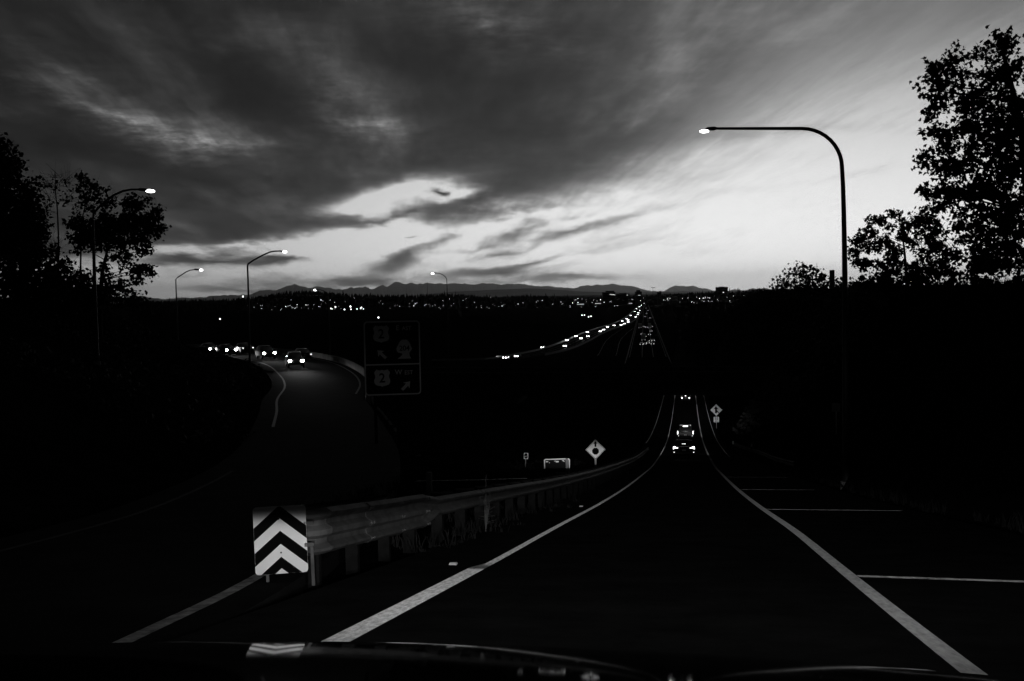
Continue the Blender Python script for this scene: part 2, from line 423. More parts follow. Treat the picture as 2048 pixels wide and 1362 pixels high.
# ------------------------------------------------------------------ roads
def strip(name, pts, m, parent=None, thick=0.0):
    """pts: (left point, right point) pairs."""
    mb = MB()
    for a, b in pts:
        mb.v += [tuple(a), tuple(b)]
    for i in range(len(pts) - 1): mb.f.append((2 * i, 2 * i + 1, 2 * i + 3, 2 * i + 2))
    if thick:
        n = len(mb.v)
        for a, b in pts: mb.v += [(a[0], a[1], a[2] - thick), (b[0], b[1], b[2] - thick)]
        for i in range(len(pts) - 1):
            mb.f.append((2 * i, 2 * i + 2, n + 2 * i + 2, n + 2 * i)); mb.f.append((2 * i + 1, n + 2 * i + 1, n + 2 * i + 3, 2 * i + 3))
        k = 2 * (len(pts) - 1)
        mb.f.append((0, n, n + 1, 1)); mb.f.append((k, k + 1, n + k + 1, n + k))
    o = mb.build(name, m, parent, fix=False); return o
ys = [-40 + 2.0 * i for i in range(0, 66)] + [92 + 4.0 * i for i in range(0, 100)] + [500 + 20 * i for i in range(16)]
def crown(x): return -0.006 * abs(x)
ramp_l = lambda y: -3.5 - 2.2 * ss(y, 112, 150)
ramp_r = lambda y: 6.1 - 1.4 * ss(y, 92, 130)
ramp = strip('ramp_road', [((ramp_l(y), y, ramp_z(y) + crown(-3.5)), (ramp_r(y), y, ramp_z(y) + crown(6.1))) for y in ys], M['asphalt'], thick=0.8)
tag(ramp, kind='structure')
def stripe(name, xa_, xb_, y0, y1, m, parent, lift=0.004, skew=0.0, teeth=(4.0, 262.0)):
    """Beaded thermoplastic line: low transverse ridges that face the traffic."""
    P = []; y = y0
    def pair(y, up, dy=0.0):
        xa, xb = (f_(y) if callable(f_) else f_ for f_ in (xa_, xb_))
        zf = lambda x: crown(-3.5) + (crown(6.1) - crown(-3.5)) * (x - ramp_l(y)) / (ramp_r(y) - ramp_l(y))
        P.append((Vector((xa, y, ramp_z(y) + zf(xa) + lift + up)), Vector((xb, y + dy, ramp_z(y + dy) + zf(xb) + lift + up))))
    while y < y1 - 0.2:
        if teeth[0] <= y <= teeth[1]:
            p_ = 0.03 if y < 18 else 0.075 if y < 60 else 0.15; h_ = 0.0028 if y < 18 else 0.0065 if y < 60 else 0.009
            pair(y, 0.0); pair(y + h_, h_); y += p_
        else: pair(y, 0.0); y += 1.0
    pair(y1, 0.0, skew)
    o = strip(name, P, m, parent); return o
tag(stripe('wide_lane_line', -2.38, -2.17, -30, 13.9, M['road_paint'], ramp, skew=1.2), 'wide white gore stripe left of the lane')
stripe('edge_line', -2.28, -2.17, 14.1, 300, M['road_paint'], ramp)
tag(stripe('edge_line', lambda y: 2.18 - .2 * (1 - ss(y, 4, 24)), lambda y: 2.335 - .2 * (1 - ss(y, 4, 24)), -30, 300, M['grey_paint'], ramp), 'solid white line along the right of the lane')
for yc, x1, sl, wd_ in ((13.6, 6.0, 0.16, .17), (30.6, 5.75, 0.02, .17), (46.0, 5.2, 0.0, .17), (62.0, 5.5, 0.03, .17)):
    w = MB(); nb = 4
    for r in range(nb):
        for i in range(13):
            xs_ = 2.345 - .2 * (1 - ss(yc, 4, 24)); x = xs_ + (x1 - xs_) * i / 12; y = yc - sl * (x - 2.3) + r * wd_ / nb
            zf = lambda yy: ramp_z(yy) + crown(-3.5) + (crown(6.1) - crown(-3.5)) * (x - ramp_l(yy)) / (ramp_r(yy) - ramp_l(yy)) + 0.004
            w.v += [(x, y, zf(y)), (x, y + .006, zf(y) + .005), (x, y + wd_ / nb, zf(y + wd_ / nb))]
        for i in range(12):
            q = (r * 13 + i) * 3
            w.f += [(q, q + 3, q + 4, q + 1), (q + 1, q + 4, q + 5, q + 2)]
    w.build('shoulder_bar', M['worn_paint'], ramp, fix=False)
stripe('edge_line', -4.72, -4.58, 140, 300, M['road_paint'], ramp, lift=0.02)
stripe('edge_line', 4.0, 4.1, 104, 300, M['worn_paint'], ramp, lift=0.02)
# left road
L3 = []
for i, (x, y, z, h) in enumerate(LC):
    a, b = LC[max(i - 1, 0)], LC[min(i + 1, len(LC) - 1)]
    t = Vector((b[0] - a[0], b[1] - a[1], 0)).normalized(); n = Vector((t.y, -t.x, 0))
    L3.append((Vector((x, y, z)), n, h))
left_road = strip('curving_road', [(p - n * (h + 0.9), p + n * (h + 0.5)) for p, n, h in L3], M['curve_asphalt'], thick=1.2)
tag(left_road, kind='structure')
def left_stripe(name, off, w, m, i0=0, i1=None, lift=0.006):
    P = []
    for p, n, h in L3[i0:i1]:
        e = off * h; P.append((p + n * (e - w / 2) + Vector((0, 0, lift)), p + n * (e + w / 2) + Vector((0, 0, lift))))
    return strip(name, P, m, left_road)
left_stripe('edge_line', 1.0, 0.15, M['worn_paint'], 0, 17)
left_stripe('edge_line', -1.0, 0.12, M['faint_paint'], 0, 24)
left_stripe('edge_line', -0.94, 0.16, M['far_paint'], 28)
left_stripe('edge_line', 0.96, 0.16, M['far_paint'], 36)
# concrete parapet along the outer side of the curve
par = MB(); sec = []
for p, n, h in L3[34:]:
    q = p + n * (h + 0.55); sec.append([q + Vector((0, 0, -0.4)) - n * 0.0, q + Vector((0, 0, 0.62)) + n * 0.10, q + Vector((0, 0, 0.62)) + n * 0.28, q + Vector((0, 0, -0.4)) + n * 0.4])
par.loft([[tuple(v) for v in r] for r in sec])
tag(par.build('road_parapet', M['concrete']), 'pale concrete parapet along the outside of the left curve', 'parapet')
# concrete wall holding up the left road, panel by panel
wall = empty('retaining_wall'); tag(wall, 'dark panelled concrete retaining wall below the curving left road', 'wall')
panel_at = [(p, n, h) for p, n, h in L3]
k = 0
for i in range(27, 46):
    (p, n, h), (q, m_, h2) = L3[i], L3[i + 1]
    a = p + n * (h + 1.05); b = q + m_ * (h2 + 1.05); d = b - a; nseg = max(1, round(d.length / 2.4))
    for j in range(nseg):
        s0, s1 = a + d * ((j + 0.02) / nseg), a + d * ((j + 0.98) / nseg); zt = min(p.z, q.z) - 0.25
        zb = min(ground_z(s0.x, s0.y), ground_z(s1.x, s1.y)) - 2.8
        hgt = max(1, round((zt - zb) / 1.5))
        for r in range(hgt):
            z0, z1 = zb + (zt - zb) * (r + 0.015) / hgt, zb + (zt - zb) * (r + 0.985) / hgt; nn = n * 0.16
            w = MB(); w.add([s0 + nn, s1 + nn, s1, s0, s0 + nn, s1 + nn, s1, s0], [])
            w.v = [(v[0], v[1], z0 if i_ < 4 else z1) for i_, v in enumerate(w.v)]
            w.f = [(3, 2, 1, 0), (4, 5, 6, 7), (0, 1, 5, 4), (1, 2, 6, 5), (2, 3, 7, 6), (3, 0, 4, 7)]
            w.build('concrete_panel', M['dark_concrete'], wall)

# overpass crossing above the ramp
ov = empty('overpass', (0, 150, 0)); tag(ov, 'dark concrete overpass crossing high above the ramp', 'bridge')
def ovz(x): return -11.55 - 0.006 * x
def ov_beam(name, m, x0, x1, y0, y1, zb, zt, nseg=24):
    w = MB(); rings = []
    for i in range(nseg + 1):
        x = x0 + (x1 - x0) * i / nseg; z = ovz(x)
        rings.append([(x, y0, z + zb), (x, y1, z + zb), (x, y1, z + zt), (x, y0, z + zt)])
    return w.loft(rings).build(name, m, ov)
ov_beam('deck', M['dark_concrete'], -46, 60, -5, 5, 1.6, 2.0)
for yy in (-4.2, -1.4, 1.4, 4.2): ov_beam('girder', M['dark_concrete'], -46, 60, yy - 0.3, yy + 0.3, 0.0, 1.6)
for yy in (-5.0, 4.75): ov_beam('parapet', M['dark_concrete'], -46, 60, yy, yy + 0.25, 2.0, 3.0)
for xx in (-22.0, 15.5):
    for yy in (-3.2, 0, 3.2): MB().tube([(xx, yy, ramp_z(150) - 2), (xx, yy, ovz(xx) + 0.05)], 0.55, 12).build('pier', M['dark_concrete'], ov, smooth='auto')
    MB().box(xx - 0.8, xx + 0.8, -4.9, 4.9, ovz(xx) - 1.2, ovz(xx) - 0.02).build('pier_cap', M['dark_concrete'], ov)

# valley highways
def far_road(name, pts, half, m=M['old_asphalt'], z=VALLEY + 1.0, lift=0.5):
    C_ = [Vector(p) for p in pts]; P = []
    for i, p in enumerate(C_):
        t = (C_[min(i + 1, len(C_) - 1)] - C_[max(i - 1, 0)]); t.z = 0; t.normalize(); n = Vector((t.y, -t.x, 0))
        P.append((p, n))
    o = strip(name, [(p - n * half, p + n * half) for p, n in P], m, thick=2.5); tag(o, kind='structure')
    return o, P
def px_path(px, z, k=6): return [Vector(p) for p in catmull([tuple(on_z(a, b, z)) for a, b in px], k)]
EAST = [(860, 724), (960, 722), (1010, 719), (1060, 710), (1110, 699), (1150, 684), (1185, 667), (1215, 656), (1243, 647), (1262, 636), (1272, 626), (1279, 617), (1285, 609), (1289, 603)]
east, EP = far_road('eastbound_road', px_path(EAST, -28.0), 7.5)
for off in (-7.0, -3.4, 0.2, 3.8):
    strip('lane_line', [(p + n * (off - 0.12) + Vector((0, 0, 0.012)), p + n * (off + 0.12) + Vector((0, 0, 0.012))) for p, n in EP], M['far_paint'], east)
wd = (on_z(1291, 640, -28.0) - on_z(1297, 740, -28.0)); w0 = on_z(1297, 740, -28.0)
WP = [w0 + wd * (i / 10 * 4.6 - 0.25) for i in range(11)]
west, WPP = far_road('westbound_road', WP, 9.0)
for off in (-8.4, -2.6, 2.6, 8.4):
    strip('lane_line', [(p + n * (off - 0.12) + Vector((0, 0, 0.012)), p + n * (off + 0.12) + Vector((0, 0, 0.012))) for p, n in WPP], M['far_paint'], west)
mid, MP = far_road('slip_road', px_path([(1200, 735), (1216, 706), (1226, 682), (1240, 668), (1258, 655)], -28.2), 5.0)
for off in (-4.4, 4.4):
    strip('lane_line', [(p + n * (off - 0.12) + Vector((0, 0, 0.012)), p + n * (off + 0.12) + Vector((0, 0, 0.012))) for p, n in MP], M['far_paint'], mid)
def far_rail(name, label, path, off, h=0.85, w=0.3, m=M['concrete']):
    r = MB(); r.loft([[tuple(p + n * off + Vector((0, 0, -0.3))), tuple(p + n * (off + w) + Vector((0, 0, -0.3))), tuple(p + n * (off + w * 0.8) + Vector((0, 0, h))), tuple(p + n * (off + w * 0.2) + Vector((0, 0, h)))] for p, n in path])
    o = r.build(name, m); tag(o, label, 'barrier'); return o
far_rail('concrete_barrier', 'long pale barrier on the far side of the eastbound road', EP, -8.0)
far_rail('concrete_barrier', 'pale barrier on the near side of the eastbound road', EP[18:], 7.5)
far_rail('concrete_barrier', 'barrier along the left side of the westbound road', WPP, -9.6)
far_rail('concrete_barrier', 'barrier along the right side of the westbound road', WPP, 9.2)

# ------------------------------------------------------------------ mountains
def range_mesh(name, D, depth, prof, m, amp, seed, nx=420, ny=16, jag=0.0):
    r = random.Random(seed); w = MB(); x0, x1 = prof[0][0], prof[-1][0]
    ph = [(r.uniform(0.02, 0.25), r.uniform(0, 6.28), r.uniform(0.3, 1)) for _ in range(14)]
    jg = [0.0] * (nx + 1)
    for st, am in ((12, 1.0), (6, .6), (3, .4), (1, .25)):
        kn = [r.uniform(-1, 1) for _ in range(nx // st + 3)]
        for i in range(nx + 1): f_ = i / st; k_ = int(f_); jg[i] += am * (kn[k_] + (kn[k_ + 1] - kn[k_]) * (f_ - k_))
    for j in range(ny + 1):
        v = j / ny * 2 - 1
        for i in range(nx + 1):
            px = x0 + (x1 - x0) * i / nx; py = interp(prof, px)
            hz = 592 - 0.0192 * (px - 1024)
            top = max(2.0, (hz - py) + jag * jg[i]) * D / FPX + CAM.z - VALLEY
            rough = sum(a * math.sin(px * f_ + p + v * 3.0 * a) for f_, p, a in ph) / 6
            e = 1 - abs(v) ** 1.1
            q = from_view((px - 1024) / FPX * D * (1 + v * depth / D), D + v * depth)
            w.v.append((q.x, q.y, VALLEY - 5 + (top + 5) * e + (amp * rough * e * (1 - e) * 4) + amp * 0.16 * rough * e))
    for j in range(ny):
        for i in range(nx):
            a = j * (nx + 1) + i; w.f.append((a, a + 1, a + nx + 2, a + nx + 1))
    o = w.build(name, m, fix=False, smooth=False); tag(o, kind='structure'); return o
PEAKS = [(-700, 594), (100, 592), (350, 596), (500, 588), (530, 582), (545, 579), (555, 581), (566, 577), (578, 573), (585, 573), (592, 570), (600, 573), (606, 574), (618, 577), (628, 576), (634, 573), (641, 574), (650, 577), (664, 575), (676, 579), (684, 578), (694, 577), (704, 573), (710, 577), (720, 574), (734, 573), (744, 577), (757, 575), (768, 571), (776, 574), (790, 567), (803, 566), (830, 567), (850, 569), (880, 567), (905, 566), (935, 570), (960, 569), (978, 566), (988, 565), (1004, 569), (1030, 566), (1060, 569), (1090, 572), (1130, 576), (1165, 573), (1180, 571), (1210, 570), (1232, 569), (1250, 571), (1266, 572), (1282, 578), (1293, 582), (1312, 580), (1330, 581), (1340, 575), (1352, 571), (1362, 572), (1374, 575), (1386, 573), (1402, 575), (1416, 576), (1428, 580), (1455, 582), (1560, 583), (1800, 580), (2700, 585)]
range_mesh('mountains', 150000, 12000, PEAKS, M['mountain_rock'], 500, 3, nx=1700, ny=12, jag=2.2)
FOOT = [(-700, 604), (400, 603), (800, 594), (900, 584), (1000, 579), (1060, 577), (1110, 579), (1160, 583), (1230, 585), (1320, 586), (1420, 583), (1560, 581), (1800, 577), (2700, 574)]
range_mesh('foothills', 65000, 6500, FOOT, M['mountain_rock'], 90, 5, 260, 8)

# ------------------------------------------------------------------ lamps and beams
def beam(name, parent, loc, energy, lobes, size=140, pitch=0.0, yaw=0.0, cut=None, radius=0.06):
    """Spot lamp with a headlight's beam pattern: lobes are (gain, width h, centre v, width v) in tangents of the angle off the axis."""
    L = bpy.data.lights.new(name, 'SPOT'); L.energy = energy; L.spot_size = math.radians(size); L.spot_blend = 0.3; L.shadow_soft_size = radius; L.use_nodes = True
    t = L.node_tree; t.nodes.clear(); V.tree = t
    tcn = t.nodes.new('ShaderNodeTexCoord'); sp = t.nodes.new('ShaderNodeSeparateXYZ'); t.links.new(tcn.outputs['Normal'], sp.inputs[0])
    x, y, z = (V(o) for o in sp.outputs)
    h = x / z * -1.0; v = y / z * -1.0
    tot = None
    for g, wh, cv, wv, cut, *ch in lobes:
        hc = h - ch[0] if ch else h
        e = vexp(hc * hc * (-1 / wh ** 2) - (v - cv) * (v - cv) * (1 / wv ** 2)) * g
        if cut is not None: e = e * sstep(v, cut + 0.009, cut - 0.007)
        tot = e if tot is None else tot + e
    em = t.nodes.new('ShaderNodeEmission'); t.links.new(tot.s, em.inputs['Strength'])
    ou = t.nodes.new('ShaderNodeOutputLight'); t.links.new(em.outputs[0], ou.inputs[0])
    V.tree = NT
    o = bpy.data.objects.new(name, L); COL.objects.link(o); o.parent = parent; o.location = loc
    o.rotation_euler = (math.radians(90) - pitch, 0, yaw)
    return o
def pt_lamp(name, parent, loc, energy, r=0.1):
    L = bpy.data.lights.new(name, 'POINT'); L.energy = energy; L.shadow_soft_size = r
    o = bpy.data.objects.new(name, L); COL.objects.link(o); o.parent = parent; o.location = loc; return o

# ------------------------------------------------------------------ the car the view is taken from
SL = math.atan(0.144)
own = empty('car', (-0.07, 0, 0), (-SL, 0, 0)); tag(own, 'glossy black hood of the car the road is seen from', 'car')
def hood_h(t):
    if t < 1.9: return 0.2267 + 0.080 * (t - 1.2) + 0.0393 * (t - 1.2) ** 2
    u = t - 1.9; return hood_h(1.8999) + 0.135 * u + 2.6 * u ** 2 + 4 * u ** 3
w = MB(); ts = [0.62 + 0.06 * i for i in range(22)] + [1.9 + 0.03 * i for i in range(1, 11)]; xs = [-0.93 + 1.86 * i / 40 for i in range(41)]
for t in ts:
    for x in xs:
        e = abs(x) / 0.93
        z = 1.316 - hood_h(t) - 0.038 * x * x - 0.16 * max(0, e - 0.9) ** 2 * 30
        z += 0.0004 * math.exp(-((abs(x) - 0.62 + 0.10 * (t - 1.2)) / 0.05) ** 2) * (1 - 0.3 * t / 2) 
        w.v.append((x, t - 0.19, z))
for j in range(len(ts) - 1):
    for i in range(40):
        a = j * 41 + i; w.f.append((a, a + 1, a + 42, a + 41))
w.build('hood', M['car_black'], own, smooth=True)
zn = 1.316 - hood_h(2.2) - 0.02
w = MB(); w.loft([[(sx * 0.90, y_, z_) for y_, z_ in ((1.93, zn - 0.02), (2.12, zn - 0.06), (2.2, 0.45), (2.1, 0.22), (1.2, 0.22), (1.2, 0.7))] for sx in (-1, -0.4, 0.4, 1)]); w.build('bumper', M['car_black'], own, bevel=0.02)
MB().box(-0.42, 0.42, 2.175, 2.235, 0.46, 0.66).build('grille', M['rubber'], own)
for sx in (-1, 1):
    w = MB(); w.box(sx * 0.80 - 0.09, sx * 0.80 + 0.09, -0.1, 2.0, 0.35, 0.80); w.build('fender', M['car_black'], own, bevel=0.03)
    w = MB(); w.ball((sx * 0.68, 2.18, 0.70), 0.15, 0.06, 0.07, 14, 8); w.build('headlight', M['headlight_glow'], own, smooth=True)
    w = MB(); w.tube([(sx * 0.72, 1.35, 0.34), (sx * 0.94, 1.35, 0.34)], 0.34, 24); w.build('wheel', M['rubber'], own, smooth='auto')
# gain, half width sideways, centre and half height of each lobe of the beam, cut-off; those without cut-off are added to brighten the signs
BEAM_WITH_SIGN_LOBES = [(1.35, 0.85, -0.045, 0.07, -0.006), (4.0, 0.20, -0.018, 0.022, -0.001), (42.0, 0.040, 0.014, 0.011, None, -0.087), (0.5, 0.30, 0.085, 0.035, None), (330.0, 0.024, 0.040, 0.010, None, 0.010)]
for sx in (-1, 1): beam('headlight_beam', own, (sx * 0.68, 2.27, 0.70), 1000.0, BEAM_WITH_SIGN_LOBES)

# ------------------------------------------------------------------ other vehicles
def ring(pts): return [tuple(p) for p in pts]
def make_car(name, kind, paint, lights='rear', glow=True, far=False):
    """Passenger car, forward along +y, origin on the road under its middle."""
    t = empty(name)
    if kind == 'sedan':
        prof = [(-2.25, .42, .78, .80), (-2.15, .30, .98, .86), (-1.55, .22, 1.02, .90), (0, .20, .98, .91), (1.2, .22, .92, .90), (1.95, .26, .76, .86), (2.25, .40, .60, .74)]
        cab = [(-1.75, 1.0, 1.02, .74, .70), (-1.05, .99, 1.40, .80, .58), (-.2, .98, 1.46, .82, .60), (.45, .97, 1.40, .82, .60), (1.15, .93, .96, .78, .70)]
    elif kind == 'suv':
        prof = [(-2.3, .45, .95, .82), (-2.22, .32, 1.06, .90), (-1.4, .24, 1.10, .94), (0, .24, 1.06, .95), (1.3, .26, 1.02, .93), (2.0, .30, .92, .88), (2.3, .45, .72, .78)]
        cab = [(-2.18, 1.06, 1.10, .80, .76), (-1.75, 1.08, 1.62, .84, .64), (-.4, 1.05, 1.70, .86, .66), (.35, 1.04, 1.62, .86, .66), (1.15, 1.02, 1.05, .80, .74)]
    else:
        prof = [(-2.8, .50, 1.10, .92), (-2.75, .42, 1.16, .98), (-1.0, .36, 1.18, 1.0), (0.4, .36, 1.16, 1.0), (1.7, .38, 1.18, .99), (2.5, .42, 1.10, .95), (2.8, .55, .85, .88)]
        cab = [(-.55, 1.14, 1.20, .88, .86), (-.45, 1.14, 1.82, .90, .74), (.3, 1.14, 1.94, .92, .76), (.85, 1.14, 1.86, .92, .76), (1.6, 1.12, 1.20, .88, .82)]
    w = MB(); w.loft([ring([(-b * .86, y, z0), (-b, y, z0 + .14), (-b, y, z1 - .10), (-b * .90, y, z1), (b * .90, y, z1), (b, y, z1 - .10), (b, y, z0 + .14), (b * .86, y, z0)]) for y, z0, z1, b in prof])
    w.build('body', M[paint], t, smooth='auto')
    w = MB(); w.loft([ring([(-b, y, z0), (-r, y, z1 - .03), (-r * .9, y, z1), (r * .9, y, z1), (r, y, z1 - .03), (b, y, z0)]) for y, z0, z1, b, r in cab])
    w.build('windows', M['glass_dark'], t, smooth='auto')
    yr = [c for c in cab if c[2] > 1.3]
    w = MB(); w.loft([ring([(-r * 1.0, y, z1 - .02), (-r * .9, y, z1 + .025), (r * .9, y, z1 + .025), (r * 1.0, y, z1 - .02)]) for y, z0, z1, b, r in yr]); w.build('roof', M[paint], t, smooth='auto')
    yb, yf = prof[0][0], prof[-1][0]; bb = prof[1][3]; wb = 1.38 if kind != 'pickup' else 1.75
    if not far:
        for sx in (-1, 1):
            for sy_ in (-wb, wb * 1.03):
                q = MB().tube([(sx * (bb - .20), sy_, .34), (sx * (bb + .015), sy_, .34)], .34 if kind != 'pickup' else .39, 18).build('wheel', M['rubber'], t, smooth='auto')
                MB().tube([(sx * (bb + .012), sy_, .34), (sx * (bb + .022), sy_, .34)], .20, 14).build('rim', M['rim'], q)
            MB().box(sx * (bb + .02), sx * (bb + .20), .75, .88, prof[3][2], prof[3][2] + .14).build('mirror', M[paint], t, bevel=.02)
        MB().box(-.8, .8, yf - .06, yf + .03, .42, .58).build('front_bumper', M['car_dark'], t, bevel=.02)
        MB().box(-.8, .8, yb - .05, yb + .06, .44, .62).build('rear_bumper', M['car_dark'], t, bevel=.02)
        MB().box(-.16, .16, yb - .07, yb - .03, .70, .84).build('license_plate', M['plate'], t)
        MB().box(-.45, .45, yf - .03, yf + .015, .58, .68).build('grille', M['chrome'], t)
    return t, prof, cab
def add_tail(t, pts, m='tail_glow', energy=None):
    for poly, y0, y1 in pts: MB().prism(poly, y0, y1).build('taillight', M[m], t)
    if energy: pt_lamp('tail_light', t, (0, pts[0][1] - .55, .75), energy, .3)
def on_ramp(t, x, y, back=False):
    s = math.atan2(ramp_z(y + 1.5) - ramp_z(y - 1.5), 3.0)
    t.location = (x, y, ramp_z(y) - 0.0); t.rotation_euler = (s, 0, 0)
# crossover with crescent tail lamps
t, pr, cb = make_car('crossover', 'suv', 'car_black'); tag(t, 'dark crossover with bright crescent tail lamps, nearest car ahead on the ramp', 'car', 'vehicles ahead on the ramp')
def crescent(s): return [(s * .46, .96), (s * .62, 1.00), (s * .80, 1.10), (s * .885, 1.08), (s * .90, .86), (s * .80, .90), (s * .72, .97), (s * .60, .935)]
add_tail(t, [(crescent(-1), -2.36, -2.2), (crescent(1), -2.36, -2.2)])
MB().box(-.17, .17, -2.02, -1.93, 1.26, 1.31).build('brake_light', M['brake_glow'], t)
for sx in (-1, 1): MB().box(sx * .82 - .05, sx * .82 + .05, -2.36, -2.28, .58, .63).build('reflector', M['dim_glow'], t)  # shine put in as emission; a reflector holds no lamp
MB().box(-.70, .70, -1.80, -1.70, 1.615, 1.645).build('roof_spoiler', M['car_dark'], t, bevel=.01)
on_ramp(t, 0.02, 100.0); XOVER = t
# pickup
t, pr, cb = make_car('pickup_truck', 'pickup', 'car_dark'); tag(t, 'tall dark pickup truck braking ahead of the crossover', 'truck', 'vehicles ahead on the ramp')
add_tail(t, [([(s * .92, .88), (s * 1.0, .88), (s * 1.0, 1.26), (s * .92, 1.26)], -2.84, -2.7) for s in (-1, 1)])
MB().box(-.30, .30, -.60, -.52, 1.74, 1.83).build('brake_light', M['brake_glow'], t)
MB().box(-.90, .90, -2.83, -2.75, .72, 1.14).build('tailgate', M['car_dark'], t, bevel=.02)
MB().box(-.78, .78, -.56, -.40, 1.90, 1.955).build('cab_edge_highlight', M['car_grey'], t, bevel=.01)  # paler strip colours in the brake lamp's light along the roof edge
for sx in (-1, 1): MB().box(sx * .86 - .04, sx * .86 + .04, -2.87, -2.81, .64, .70).build('reflector', M['dim_glow'], t)  # these reflectors also glow by themselves, without a lamp
on_ramp(t, 0.10, 148.0); PICK = t
t, pr, cb = make_car('sedan', 'sedan', 'car_grey'); tag(t, 'small grey sedan with lit tail lamps about to pass under the overpass', 'car', 'vehicles ahead on the ramp')
add_tail(t, [([(s * .66, .70), (s * .86, .70), (s * .86, .92), (s * .66, .92)], -2.28, -2.1) for s in (-1, 1)])
MB().box(-.14, .14, -1.50, -1.40, 1.16, 1.22).build('brake_light', M['brake_glow'], t)
on_ramp(t, 0.1, 240.0); SED = t
for c, e in ((XOVER, 1400.0), (PICK, 1800.0), (SED, 1800.0)):
    for sx in (-.65, .65): beam('headlight_beam', c, (sx, 2.95, .72), e * .5, [(0.8, 0.28, -0.07, 0.05, None), (2.5, 0.10, -0.03, 0.025, None)])

# oncoming cars on the curving road
def on_left(D_i):
    i = int(D_i); f_ = D_i - i; (p, n, h), (q, _, _) = L3[i], L3[min(i + 1, len(L3) - 1)]
    return p + (q - p) * f_, n, h, (q - p).normalized()
def left_at_px(px, off):
    """Station on the curve where a car appears at that bearing."""
    best = None
    for k in range(270, 740):
        p, n, h, d = on_left(k / 10); q = p + n * (off * h) - CAM; dx = q.dot(RT) / q.dot(FW) * FPX + 1024
        if best is None or abs(dx - px) < best[0]: best = (abs(dx - px), k / 10)
    return best[1]
def front_lamps(t, w_=.66, z=.68, y=2.2, r=.135, m='headlight_glow'):
    for s in (-1, 1): MB().ball((s * w_, y, z), r * 1.3, .07, r, 12, 8).build('headlight', M[m], t, smooth=True)
ONC = [(590, -.30, 'suv', 'car_grey', 'grey car with its headlights on, nearest on the left curve', 1), (531, -.30, 'suv', 'car_dark', 'dark car with bright headlights, second along the left curve', 1),
       (452, -.30, 'sedan', 'car_dark', 'dark sedan with bright headlights, third along the left curve', 1), (418, -.30, 'sedan', 'car_grey', 'grey sedan with bright headlights, farthest of those coming round the left curve', 1)]
for px, off, kind, paint, lab, on in ONC:
    i = left_at_px(px, off); p, n, h, d = on_left(i)
    t, pr, cb = make_car('oncoming_car', kind, paint); tag(t, lab, 'car', 'cars coming round the left curve')
    q = p + n * (off * h); t.location = q; face = -d; t.rotation_euler = (0, 0, math.atan2(-face.x, face.y))
    front_lamps(t, .68, .78 if kind == 'suv' else .66, 2.27)
    for sx in (-.68, .68): beam('headlight_beam', t, (sx, 2.42, .72), 1300.0, [(0.5, 0.30, -0.06, 0.06, None), (1.2, 0.12, -0.03, 0.03, None)])
for px, off, lab in ((486, .42, 'dark car driving away, between the two oncoming pairs on the left curve'), (604, .45, 'dark car driving away behind the nearest oncoming car')):
    i = left_at_px(px, off); p, n, h, d = on_left(i)
    t, pr, cb = make_car('departing_car', 'sedan', 'car_dark'); tag(t, lab, 'car', 'cars driving away on the left curve')
    t.location = p + n * (off * h); t.rotation_euler = (0, 0, math.atan2(-d.x, d.y))
    add_tail(t, [([(s * .66, .70), (s * .86, .70), (s * .86, .86), (s * .66, .86)], -2.28, -2.1) for s in (-1, 1)], 'far_tail')

# ------------------------------------------------------------------ street lamps
def street_lamp(label, D, path, head, lens, r0, r1, base_px=None, glow='lamp_glow', lens_size=None, group='street lamps along the roads'):
    """path: pole and arm seen at distance D; head and lens: start and end of the luminaire and of its bright glass."""
    P = [at(x, y, D) for x, y in path]; b = P[0]; bz = ground_z(b.x, b.y) - 0.3
    base = Vector((b.x, b.y, bz)); t = empty('street_lamp', base); tag(t, label, 'street lamp', group)
    loc = [Vector((0, 0, 0))] + [p - base for p in P]
    k = 0
    for i in range(1, len(path)):
        if abs(path[i][0] - path[0][0]) < 8: k = i
    pole = loc[:k + 2]; arm = loc[k + 1:]
    n = len(loc)
    tot = [0]
    for a, c in zip(loc, loc[1:]): tot.append(tot[-1] + (c - a).length)
    rad = [r0 + (r1 - r0) * q / tot[-1] for q in tot]
    MB().tube(pole, rad[:k + 2], 12).build('pole', M['pole_steel'], t, smooth='auto')
    MB().tube(arm, rad[k + 1:], 10).build('arm', M['pole_steel'], t, smooth='auto')
    MB().tube([(0, 0, 0), (0, 0, .5)], r0 * 1.6, 12).build('base', M['concrete'], t, smooth='auto')
    h0, h1 = at(*head[0], D) - base, at(*head[1], D) - base; u = (h1 - h0); L_ = u.length; u.normalize(); hh = L_ * .16
    v_ = Vector((0, 0, 1)); s_ = u.cross(v_).normalized()
    w = MB(); w.loft([[tuple(h0 + u * (L_ * a) + s_ * (sx * b_ * hh * 1.6) + v_ * (sz * c_ * hh)) for sx, sz in ((-1, -.8), (1, -.8), (1, .4), (.6, 1), (-.6, 1), (-1, .4))] for a, b_, c_ in ((0, .4, .5), (.25, 1, 1), (.8, 1, .9), (1, .8, .5))]); w.build('luminaire', M['pole_steel'], t, smooth='auto')
    l0, l1 = at(*lens[0], D) - base, at(*lens[1], D) - base; c_ = (l0 + l1) / 2; hl = (l1 - l0).length / 2; lv = lens_size or hl * .36
    w = MB(); w.ball((0, 0, 0), 1, 1, 1, 14, 8); w.v = [tuple(c_ + u * (x * hl) + s_ * (y * hl * .6) + v_ * (z * lv)) for x, y, z in w.v]; w.build('lens', M[glow], t, smooth=True)
    return t
arc = [(1604 + 80 * math.sin(a), 257 + 78 * (1 - math.cos(a))) for a in [math.pi / 2 * i / 10 for i in range(11)]]
